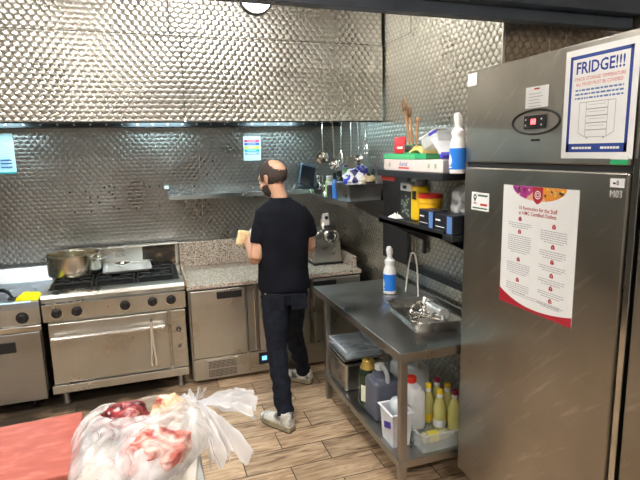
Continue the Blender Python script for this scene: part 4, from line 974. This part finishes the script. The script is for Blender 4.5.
def fD(m,o,w,h):
    Q=lambda x0,x1,y0,y1,n=.0003: m.quad(o,E_,W,x0,x1,y0,y1,n); P=lambda x,y,n=.0004:Vector(o)+V(-n,-x,y)
    m.m(1); 
    for k in range(16):
        a,b_=PI*2*k/16,PI*2*(k+1)/16; f=lambda r,t:P(.028+r*math.cos(t),h-.022+r*math.sin(t)); m.add([f(.006,a),f(.013,a),f(.013,b_),f(.006,b_)],[[0,1,2,3]])
    m.add([P(.018,h-.028),P(.028,h-.048),P(.038,h-.028)],[[0,1,2]]); Q(.05,w-.01,h-.018,h-.010); Q(.01,w-.01,.008,.014); Q(.012,.045,h-.052,h-.050)
    m.m(2); Q(.07,w-.012,.024,.034); Q(.02,.04,.03,.034)
fposter('inspection_sticker',2.108,1.975,1.555,1.640,'square white inspection sticker with pin symbol on the lower fridge door',[PAPER,mat('dark_green_ink',(.03,.12,.07),.5),REDINK],fD,'sticker')
def fE(m,o,w,h): m.m(1); m.text('8',Vector(o)+V(-.0004,-w*.55,h/2),E_,W,.022); m.quad(o,E_,W,.012,.022,h*.35,h*.55,.0003)
fposter('number_sticker',1.33,1.275,1.708,1.738,'small numbered label by the right edge of the lower fridge door',[PAPER,BLKINK],fE,'sticker')
tag(MB().box(FX-.0022,FX-.0006,2.095,2.165,2.135,2.192).build('corner_sticker',PAPER,origin=(FX,2.13,2.135)),'blank white sticker at the top left corner of the fridge','sticker')
m=MB(); m.box(FX-.004,FX-.0006,1.268,1.335,1.783,1.800,.001); m.m(1).box(FX-.0045,FX-.0006,1.268,1.335,1.8005,1.814,.001)
tag(m.build('green_tag',[GREEN,PAPER],origin=(FX,1.3,1.783)),'green and white tag just above the gap between the fridge doors','tag')
m=MB(); m.text('M03',(FX-.0008,1.305,1.685),E_,W,.036,sx=.8); m.build('handwriting',mat('pale_marker',(.75,.75,.72),.6),d2)
# second fridge to the right, only its edge in view
f2=thing('tall_fridge','second stainless fridge whose edge shows beyond the dark gap at far right','fridge',(1.85,.82,0))
MB().box(FX+.04,2.22,.40,1.205,.10,2.10,.004).build('body',STF,f2); MB().box(FX-.005,FX+.038,.40,1.205,.13,2.08,.006).build('door',STF,f2)
MB().box(FX-.04,FX-.022,.46,.478,.9,1.5,.004).build('handle',STX,f2)
for y in (.46,1.15):
    for x in (FX+.1,2.12): MB().lathe([(.025,0),(.03,.008),(.022,.02),(.022,.10)],(x,y,0),14).build('foot',STD,f2)

# ------------------------------------------------------------------ foreground work table
TZ=.87
wt=thing('work_table','stainless work table in the foreground carrying the red board','table',(-.7,1.55,0))
MB().box(-1.5,.10,1.0,1.90,TZ-.035,TZ,.004).build('tabletop',STB,wt)
for x in (-1.44,.05):
    for y in (1.06,1.84): MB().box(x-.02,x+.02,y-.02,y+.02,0,TZ-.036,.003).build('leg',STB,wt)
MB().box(-1.46,.07,1.05,1.85,.25,.27,.003).build('undershelf',STB,wt)
RB=ramp_noise('scored_red_plastic',[(.3,(.34,.065,.04)),(.55,(.41,.09,.06)),(.75,(.50,.17,.12))],14,.42,detail=8,bump=.1,stretch=(1,2.5,1))
tag(MB().box(-.55,.245,-.20,.20,0,.05,.006,2,Matrix.Translation((-.52,1.735,TZ+.0005))@Matrix.Rotation(.065,4,'Z')).build('cutting_board',RB,origin=(-.52,1.735,TZ)),'thick worn red cutting board on the foreground table','cutting board')
tag(MB().box(-.17,.19,-.24,.26,0,.028,.005,2,Matrix.Translation((-.095,1.62,TZ+.0005))@Matrix.Rotation(-.12,4,'Z')).build('cutting_board',mat('off_white_board',(.70,.66,.58),.45),origin=(-.095,1.62,TZ)),'off-white cutting board under the bag of meat','cutting board')

# ------------------------------------------------------------------ the man at the counter
SKIN=ramp_noise('warm_skin',[(.3,(.50,.27,.17)),(.7,(.60,.34,.22))],9,.5,sss=.12)
mn=thing('person','man in black t-shirt and dark jeans working at the counter with his back turned','person',(.90,3.42,0))
HM=Matrix.Translation((.822,3.47,1.664))@Matrix.Rotation(math.radians(40),4,'Z')@Matrix.Rotation(math.radians(-20),4,'X')
def hp_(x,y,z): return HM@V(x,y,z)
def hdir(x,y,z): return HM.to_3x3()@V(x,y,z)
def limb(m,pts,rad,seg=18,k=5):
    P=smooth_path([Vector(p) for p in pts],k); n=len(P); rr=[]
    for i in range(n):
        t=i/(n-1)*(len(rad)-1); a=int(min(t,len(rad)-2)); rr.append(rad[a]+(rad[a+1]-rad[a])*(t-a))
    m.tube(P,rr,seg)
def hand(m,w,fwd_,nrm,curl,side,grip=.9):
    """palm, four unequal fingers and a thumb, from wrist w"""
    f=Vector(fwd_).normalized(); n=Vector(nrm); n=(n-f*n.dot(f)).normalized(); s=f.cross(n)*side
    w=Vector(w); P=lambda a,b,c: w+f*a+s*b+n*c
    m.loft([(P(-.01,0,0),s*.026,n*.019),(P(.02,0,0),s*.032,n*.017),(P(.06,.0,.002),s*.041,n*.015),(P(.088,.0,0),s*.040,n*.012)],18,ex=2.6)
    for b,l,r in ((-.030,.070,.0082),(-.010,.080,.0086),(.010,.076,.0085),(.030,.060,.0075)):
        a=0; p=P(.078,b,0); pts=[p]
        for q in (.42,.33,.25):
            a+=curl*grip; p=p+(f*math.cos(a)-n*math.sin(a))*l*q; pts.append(p)
        m.tube(pts,[r,r*.97,r*.92,r*.8],10)
        m.ball(pts[-1],r*.82,8)
    a=P(.018,-.026,-.003); b=P(.045,-.052,-.018); c=P(.070,-.055,-.038); d=P(.086,-.044,-.050)
    m.tube([a,b,c,d],[.0125,.0115,.010,.0085],10); m.ball(d,.0086,8)
m=MB()
HM=HM@Matrix.Scale(1.07,4)
M3=HM.to_3x3().to_4x4()
def hball(c,r): m.ball(hp_(*c),r,24,M3)
hball((0,-.018,.030),(.076,.098,.088)); hball((0,.018,-.030),(.060,.074,.078)); hball((0,.060,-.085),(.028,.026,.022))
hball((0,.062,.028),(.055,.028,.024)); hball((0,.092,-.012),(.011,.020,.024)); hball((0,.106,-.022),(.014,.012,.010)); hball((0,.098,.010),(.008,.012,.022))
for s in (-1,1):
    hball((s*.034,.062,-.028),(.024,.026,.022)); 
    m.tube([hp_(s*.076,-.002,.022),hp_(s*.086,-.020,.018),hp_(s*.087,-.024,-.002),hp_(s*.082,-.012,-.022),hp_(s*.076,.000,-.034)],[.007,.008,.008,.007,.008],10); m.ball(hp_(s*.077,-.006,-.004),(.006,.016,.024),12,M3)
hball((0,.088,-.055),(.020,.010,.005)); hball((0,.086,-.065),(.017,.010,.006))
m.loft([((.868,3.435,1.48),(.075,0,0),(0,.065,0)),((.862,3.44,1.53),(.060,0,0),(0,.062,0)),((.848,3.45,1.58),(.057,0,0),(0,.060,0)),((.835,3.46,1.64),(.058,0,0),(0,.062,0))],24)
tr_=[((.865,3.42,.86),.150,.10),((.865,3.42,1.0),.138,.095),((.865,3.425,1.15),.142,.098),((.868,3.43,1.30),.165,.108),((.870,3.435,1.40),.172,.108),((.872,3.44,1.46),.150,.09),((.870,3.44,1.495),.10,.07)]
m.loft([(c,(a,0,0),(0,b,0)) for c,a,b in tr_],28,ex=2.3)
limb(m,[(.745,3.44,1.43),(.700,3.41,1.28),(.660,3.375,1.130)],[.052,.047,.042])
limb(m,[(.660,3.375,1.130),(.662,3.48,1.165),(.662,3.60,1.205)],[.042,.044,.029])
limb(m,[(1.0,3.44,1.415),(1.060,3.457,1.29),(1.085,3.47,1.165)],[.047,.044,.040])
limb(m,[(1.085,3.47,1.165),(1.03,3.60,1.13),(.975,3.71,1.12)],[.040,.041,.027])
hand(m,(.660,3.605,1.206),(-.05,.95,.18),(-.75,-.1,.6),.62,1)
hand(m,(.972,3.715,1.12),(-.45,.88,.02),(.2,.1,1),.45,-1)
limb(m,[(.795,3.41,.88),(.780,3.35,.70),(.768,3.30,.50)],[.084,.074,.052]); limb(m,[(.768,3.30,.50),(.765,3.22,.28),(.768,3.13,.09)],[.052,.050,.036])
limb(m,[(.945,3.42,.88),(.955,3.52,.70),(.972,3.60,.50)],[.084,.074,.052]); limb(m,[(.972,3.60,.50),(1.03,3.68,.28),(1.085,3.745,.09)],[.052,.050,.036])
m.build('body',SKIN,mn,remesh=.0048,smit=3)
# hair, beard
HAIR=mat('dark_short_hair',(.045,.030,.024),.75,var=.4,scale=140,bump=.7)
def shell(name,c,r,keep,m_,th):
    bm=bmesh.new(); bmesh.ops.create_uvsphere(bm,u_segments=72,v_segments=48,radius=1)
    for v in bm.verts:
        n_=v.co.copy(); v.co=V(c[0]+n_.x*r[0],c[1]+n_.y*r[1],c[2]+n_.z*r[2])
    kill=[f for f in bm.faces if not keep(f.calc_center_median(),(f.calc_center_median()-Vector(c)))]
    bmesh.ops.delete(bm,geom=kill,context='FACES'); bmesh.ops.recalc_face_normals(bm,faces=bm.faces); bm.normal_update()
    bmesh.ops.solidify(bm,geom=bm.faces[:],thickness=th)
    bm.transform(HM); mm=MB(); mm.bm(bm,True); bm.free(); return mm.build(name,m_,mn)
def keeph(p,d):
    dn=V(d.x/.076,d.y/.098,d.z/.088).normalized(); w=.05*noise.noise(dn*7)
    bald=V(-.15,-.78,.62).normalized(); 
    if dn.dot(bald)>.72+w: return False
    if p.y>.045+w*.2 and p.z<.078: return False
    if p.y>.005 and p.z<.0: return False
    if p.z<-.040+w*.2: return False
    return True
shell('hair',(0,-.018,.030),(.0785,.1005,.0905),keeph,HAIR,.004)
STUB=mat('cropped_stubble_hair',(.16,.10,.07),.8,var=.35,scale=160,bump=.3)
def keepb(p,d): return p.y>.008 and p.z<-.028 and not (p.y>.075 and abs(p.x)<.022 and -.072<p.z<-.05)
shell('beard',(0,.020,-.034),(.0635,.0775,.0805),keepb,HAIR,.005)
for s in (-1,1): MB().ball(hp_(s*.030,.079,.004),.0105,16).build('eye',mat('eye_white',(.8,.78,.75),.2),mn)
# t-shirt
TS=mat('black_cotton',(.006,.007,.011),.9,spec=.15,var=.25,scale=10,bump=.25)
m=MB()
sh=[((.865,3.415,.895),.182,.130),((.865,3.415,.93),.184,.132),((.862,3.42,1.05),.176,.128),((.864,3.42,1.18),.180,.130),((.868,3.43,1.30),.192,.135),((.870,3.435,1.39),.198,.132),((.870,3.44,1.45),.182,.115),((.869,3.44,1.49),.135,.092),((.866,3.44,1.525),.080,.075),((.864,3.44,1.54),.070,.070)]
m.loft([(c,(a,0,0),(0,b,0)) for c,a,b in sh],36,ex=2.4)
limb(m,[(.760,3.44,1.43),(.715,3.415,1.345),(.690,3.40,1.235)],[.066,.063,.060],22)
limb(m,[(.990,3.44,1.435),(1.052,3.455,1.345),(1.078,3.465,1.25)],[.068,.062,.056],22)
# creases across the back
n0=len(m.v)
for i in range(n0):
    p=m.v[i]; m.v[i]=p+V(0,-1,0)*(.012*noise.noise(V(p.x*7,p.y*3,p.z*5))+.014*noise.noise(V(p.x*6+p.z*10,1,p.z*16)))+V(1,0,0)*.006*noise.noise(V(p.z*12,p.y*5,3))
m.build('t_shirt',TS,mn,remesh=.008,smit=4)
# jeans
JN=mat('black_denim',(.009,.011,.018),.85,spec=.2,var=.35,scale=25,bump=.3)
m=MB()
m.loft([((.865,3.41,.80),(.160,0,0),(0,.118,0)),((.865,3.41,.88),(.168,0,0),(0,.122,0)),((.865,3.415,.955),(.158,0,0),(0,.112,0))],30,ex=2.5)
limb(m,[(.785,3.40,.86),(.777,3.34,.68),(.768,3.295,.50)],[.094,.090,.070],22); limb(m,[(.768,3.295,.50),(.765,3.21,.30),(.768,3.125,.095)],[.070,.064,.058],22)
limb(m,[(.945,3.42,.86),(.952,3.51,.68),(.972,3.60,.50)],[.094,.088,.068],22); limb(m,[(.972,3.60,.50),(1.03,3.68,.30),(1.088,3.745,.085)],[.068,.064,.054],22)
for i in range(len(m.v)):
    p=m.v[i]; k=.010 if p.z<.35 else .006
    m.v[i]=p+V(1,0,0)*k*math.sin(p.z*70+3*noise.noise(p*6))*(1.0 if p.z<.35 else .5)+V(0,1,0)*.010*noise.noise(V(p.x*9,p.y*4,p.z*12))
jo=m.build('jeans',JN,mn,remesh=.008,smit=2)
for x in (.775,.935):
    q=MB().box(x-.055,x+.055,3.282,3.290,.77,.88,.003); q.build('back_pocket',JN,jo)
MB().lathe([(.006,0),(.006,-.004)],(.70,3.292,.905),10,'y').build('rivet',STX,jo)
# trainers
SHG=ramp_noise('worn_silver_leather',[(.36,(.10,.10,.10)),(.46,(.50,.49,.45)),(.6,(.78,.77,.72))],16,.4,bump=.2)
SOLE=mat('muddy_sole',(.30,.25,.16),.7,var=.3); SOLB=mat('black_outsole',(.02,.02,.02),.7)
def shoe(hx,hy,tx_,ty_,heel):
    d=V(tx_-hx,ty_-hy,0).normalized(); ang=math.atan2(d.y,d.x)-PI/2; mt=Matrix.Translation((hx,hy,0))@Matrix.Rotation(ang,4,'Z'); R3=mt.to_3x3()
    m=MB(); rings=[(.0,.028,.080,.028),(.02,.038,.098,.050),(.06,.041,.100,.055),(.10,.042,.092,.050),(.14,.045,.070,.038),(.18,.050,.052,.028),(.22,.049,.040,.022),(.26,.040,.034,.017),(.285,.018,.028,.008)]
    m.loft([(mt@V(0,y,.022+h_*.5+.002),R3@V(w_,0,0),V(0,0,h_*.62)) for y,w_,h_,_ in rings],26,ex=2.3)
    m.loft([(mt@V(0,.045,.08),R3@V(.040,0,0),R3@V(0,.047,0)),(mt@V(0,.047,.125),R3@V(.041,0,0),R3@V(0,.050,0))],22)
    o=m.build('shoe',SHG,mn,remesh=.005,smit=3)
    P=[(-.005,.028),(.02,.040),(.10,.043),(.18,.050),(.25,.044),(.285,.024),(.293,.010)]
    def ol(z,g): 
        L_=[mt@V(-w_*g,y,z) for y,w_ in P]; R__=[mt@V(w_*g,y,z) for y,w_ in P]; return L_+R__[::-1]
    m=MB(); a,b_=ol(.009,1),ol(.034,.97); n=len(a); m.add(a+b_,[list(range(n)),[n+i for i in range(n)][::-1]]+[[i,n+i,n+(i+1)%n,(i+1)%n] for i in range(n)]); m.build('sole',SOLE,o)
    m=MB(); a,b_=ol(.001,.97),ol(.0088,1); m.add(a+b_,[list(range(n)),[n+i for i in range(n)][::-1]]+[[i,n+i,n+(i+1)%n,(i+1)%n] for i in range(n)]); m.build('outsole',SOLB,o)
    m=MB()
    for i in range(4): m.tube([mt@V(-.022,.112+i*.018,.104-i*.011),mt@V(0,.115+i*.018,.112-i*.011),mt@V(.022,.112+i*.018,.104-i*.011)],.003,6)
    m.build('laces',WHITE,o)
shoe(.795,3.055,.665,3.27,0); shoe(1.135,3.70,.99,3.86,0)
# food in his hand
wr_=thing('filled_flatbread','pale yellow folded flatbread held in the man\'s left hand','food',(.65,3.66,1.18))
mt=Matrix.Translation((.652,3.70,1.228))@Matrix.Rotation(.25,4,'Y')@Matrix.Rotation(.2,4,'Z')
m=MB(); m.box(-.062,.035,-.020,.020,-.060,.055,.018,4,mt)
m.build('bread',ramp_noise('flatbread',[(.3,(.75,.55,.25)),(.6,(.88,.74,.46))],30,.7,bump=.3),wr_,remesh=.004,smit=2)
m=MB(); m.grid(lambda u,v: mt@V(.020+.022*u,-.026+.05*v,-.03+.115*u*(1-.1*v)+.01*noise.noise(V(u*4,v*4,1))),10,8,.002); m.build('paper_wrap',PAPER,wr_)

# ------------------------------------------------------------------ bag of meat
ZB=TZ+.0295
MEAT=ramp_noise('dark_raw_meat',[(.34,(.05,.004,.006)),(.46,(.20,.012,.018)),(.56,(.33,.03,.035)),(.66,(.70,.42,.36)),(.74,(.35,.04,.04))],9,.28,detail=7,dist=1.6,bump=.5,stretch=(1,2.2,1))
FAT=ramp_noise('meat_with_fat',[(.33,(.36,.03,.02)),(.43,(.76,.50,.30)),(.60,(.86,.72,.50)),(.70,(.55,.10,.06))],8,.3,detail=6,dist=1.2,bump=.4)
PINK=ramp_noise('pale_pink_meat',[(.32,(.33,.03,.03)),(.43,(.62,.20,.16)),(.56,(.80,.58,.50)),(.70,(.45,.06,.05))],11,.3,detail=6,dist=1.5,bump=.4)
def lump(name,label,c,r,m_,sd,rz=0):
    bm=bmesh.new(); bmesh.ops.create_icosphere(bm,subdivisions=5,radius=1); mt=Matrix.Translation(c)@Matrix.Rotation(rz,4,'Z')
    for v in bm.verts:
        n_=v.co.normalized(); k=1+.22*noise.noise(n_*1.7+V(sd,0,0))+.10*noise.noise(n_*4+V(0,sd,0))+.035*noise.noise(n_*11)
        p=V(n_.x*r[0],n_.y*r[1],n_.z*r[2])*k; p=mt@p; p.z=max(p.z,ZB+.003); v.co=p
    m=MB(); m.bm(bm,True); bm.free(); return tag(m.build(name,m_,origin=(c[0],c[1],ZB)),label,'meat',group=None)
lump('raw_meat','dark red raw beef joint at the far side inside the plastic bag',(-.128,1.715,ZB+.072),(.078,.075,.062),MEAT,2.2,.2)
lump('raw_meat','fatty cream and red meat piece beside the dark beef in the bag',(.012,1.735,ZB+.070),(.060,.050,.058),FAT,5.1,.25)
lump('raw_meat','large pale pink raw joint nearest the camera inside the plastic bag',(-.040,1.525,ZB+.058),(.110,.100,.060),PINK,8.3,.6)
lump('raw_meat','small dark meat piece at the left far edge inside the bag',(-.205,1.76,ZB+.045),(.035,.03,.04),MEAT,11.3,0)
def film():
    m,nt,b=newmat('thin_clear_bag_film'); b.inputs['Base Color'].default_value=(.90,.87,.86,1); b.inputs['Roughness'].default_value=.16; b.inputs['Specular IOR Level'].default_value=.7
    g=N(nt,'ShaderNodeTexCoord'); n=N(nt,'ShaderNodeTexNoise'); n.inputs['Scale'].default_value=9; n.inputs['Detail'].default_value=5; n.inputs['Distortion'].default_value=1.5
    L(nt,g.outputs['Object'],n.inputs['Vector']); r=N(nt,'ShaderNodeMapRange'); r.inputs[1].default_value=.35; r.inputs[2].default_value=.7; r.inputs[3].default_value=.24; r.inputs[4].default_value=.80
    L(nt,n.outputs['Fac'],r.inputs[0]); L(nt,r.outputs[0],b.inputs['Alpha'])
    bp=N(nt,'ShaderNodeBump'); bp.inputs['Strength'].default_value=.5; bp.inputs['Distance'].default_value=.006; L(nt,n.outputs['Fac'],bp.inputs['Height']); L(nt,bp.outputs[0],b.inputs['Normal'])
    return m
FILM=film()
bgc=V(-.09,1.645,ZB); KN=V(.132,1.765,ZB+.070)
bg=thing('meat_bag','crinkled clear plastic bag of raw meat twisted shut at the right','plastic bag',tuple(bgc))
def bagf(u,v):
    a=2*PI*u; r=v
    rx,ry=.225,.250
    wob=1+.07*math.sin(3*a+.6)+.05*math.sin(5*a+2)+.04*noise.noise(V(math.cos(a)*3,math.sin(a)*3,0))
    x=bgc.x+rx*wob*r*math.cos(a); y=bgc.y+ry*wob*r*math.sin(a)
    # pulled toward the knot
    dk=V(x-KN.x,y-KN.y,0); d=dk.length; an=math.atan2(dk.y,dk.x)
    w=.010*abs(noise.noise(V(an*5.5,d*3,2)))*2+.006*noise.noise(V(an*11,d*5,7))+.008*noise.noise(V(x*22,y*22,1))
    z=ZB+.004+.118*(max(0,1-r**3.2))**.62*(1+.10*noise.noise(V(x*7,y*7,4)))+w*min(1,(1-r)*4+.15)
    pull=math.exp(-(d/.09)**2); x+=(KN.x-x)*pull*.75; y+=(KN.y-y)*pull*.75; z+=(KN.z-z)*pull*.7
    return (x,y,max(z,ZB+.004))
m=MB(); m.grid(bagf,160,48)
def torn(c):   # the mouth of the bag lies open over the dark joint
    dx=(c.x+.075)/.125; dy=(c.y-1.715-.15*(c.x+.075))/.075; return dx*dx+dy*dy<1+.5*noise.noise(V(c.x*25,c.y*25,0)) and c.z>ZB+.05
kf=[(f,mi,sm) for f,mi,sm in zip(m.f,m.fm,m.fs) if not torn(sum((m.v[i] for i in f),Vector())/len(f))]
m.f=[k[0] for k in kf]; m.fm=[k[1] for k in kf]; m.fs=[k[2] for k in kf]
m.build('bag_film',FILM,bg)
TF=mat('gathered_bag_film',(.90,.90,.92),.2,alpha=.5,bump=.5,scale=14)
def fan(dirs,ln,spread,name,droop,sd,zl):
    d=V(*dirs).normalized(); s=V(-d.y,d.x,0)
    def f(u,v):
        w=(v-.5)*2; q=u*ln; an=w*spread; rr=(d*math.cos(an)+s*math.sin(an))
        p=KN+V(-.02,0,0)*(1-u)+rr*q*(1+.18*noise.noise(V(v*5,sd,0)))
        z=KN.z-droop*u*u+.022*u**.7*math.sin(v*26+sd+2*noise.noise(V(v*4,u*3,sd)))+.014*noise.noise(V(v*12,u*6,sd))
        if p.x<.10 or True: z=max(z,zl)
        return (p.x,p.y,z)
    MB().grid(f,40,80).build(name,TF,bg)
fan((.95,-.12,0),.19,.62,'bag_tail',.03,1.3,TZ-.02)
fan((.25,-.95,0),.25,.30,'bag_tail',.10,4.7,TZ-.05)
fan((-.3,.85,0),.12,.6,'bag_tail',.02,7.9,TZ+.002)
m=MB(); m.tube([KN+V(.012*math.cos(a),.018*math.sin(a)*1.0,.006*math.sin(2*a)-.005) for a in [i*2*PI/16 for i in range(16)]],.005,8,closed=True); m.build('twist_knot',TF,bg)

# ------------------------------------------------------------------ world and exposure
w=bpy.data.worlds.new('world'); S.world=w; w.use_nodes=True; w.node_tree.nodes['Background'].inputs[0].default_value=(.8,.85,.9,1); w.node_tree.nodes['Background'].inputs[1].default_value=.05
S.view_settings.view_transform='Standard'; S.view_settings.look='None'; S.view_settings.gamma=1; S.view_settings.use_curve_mapping=False
S.view_settings.exposure=1.24
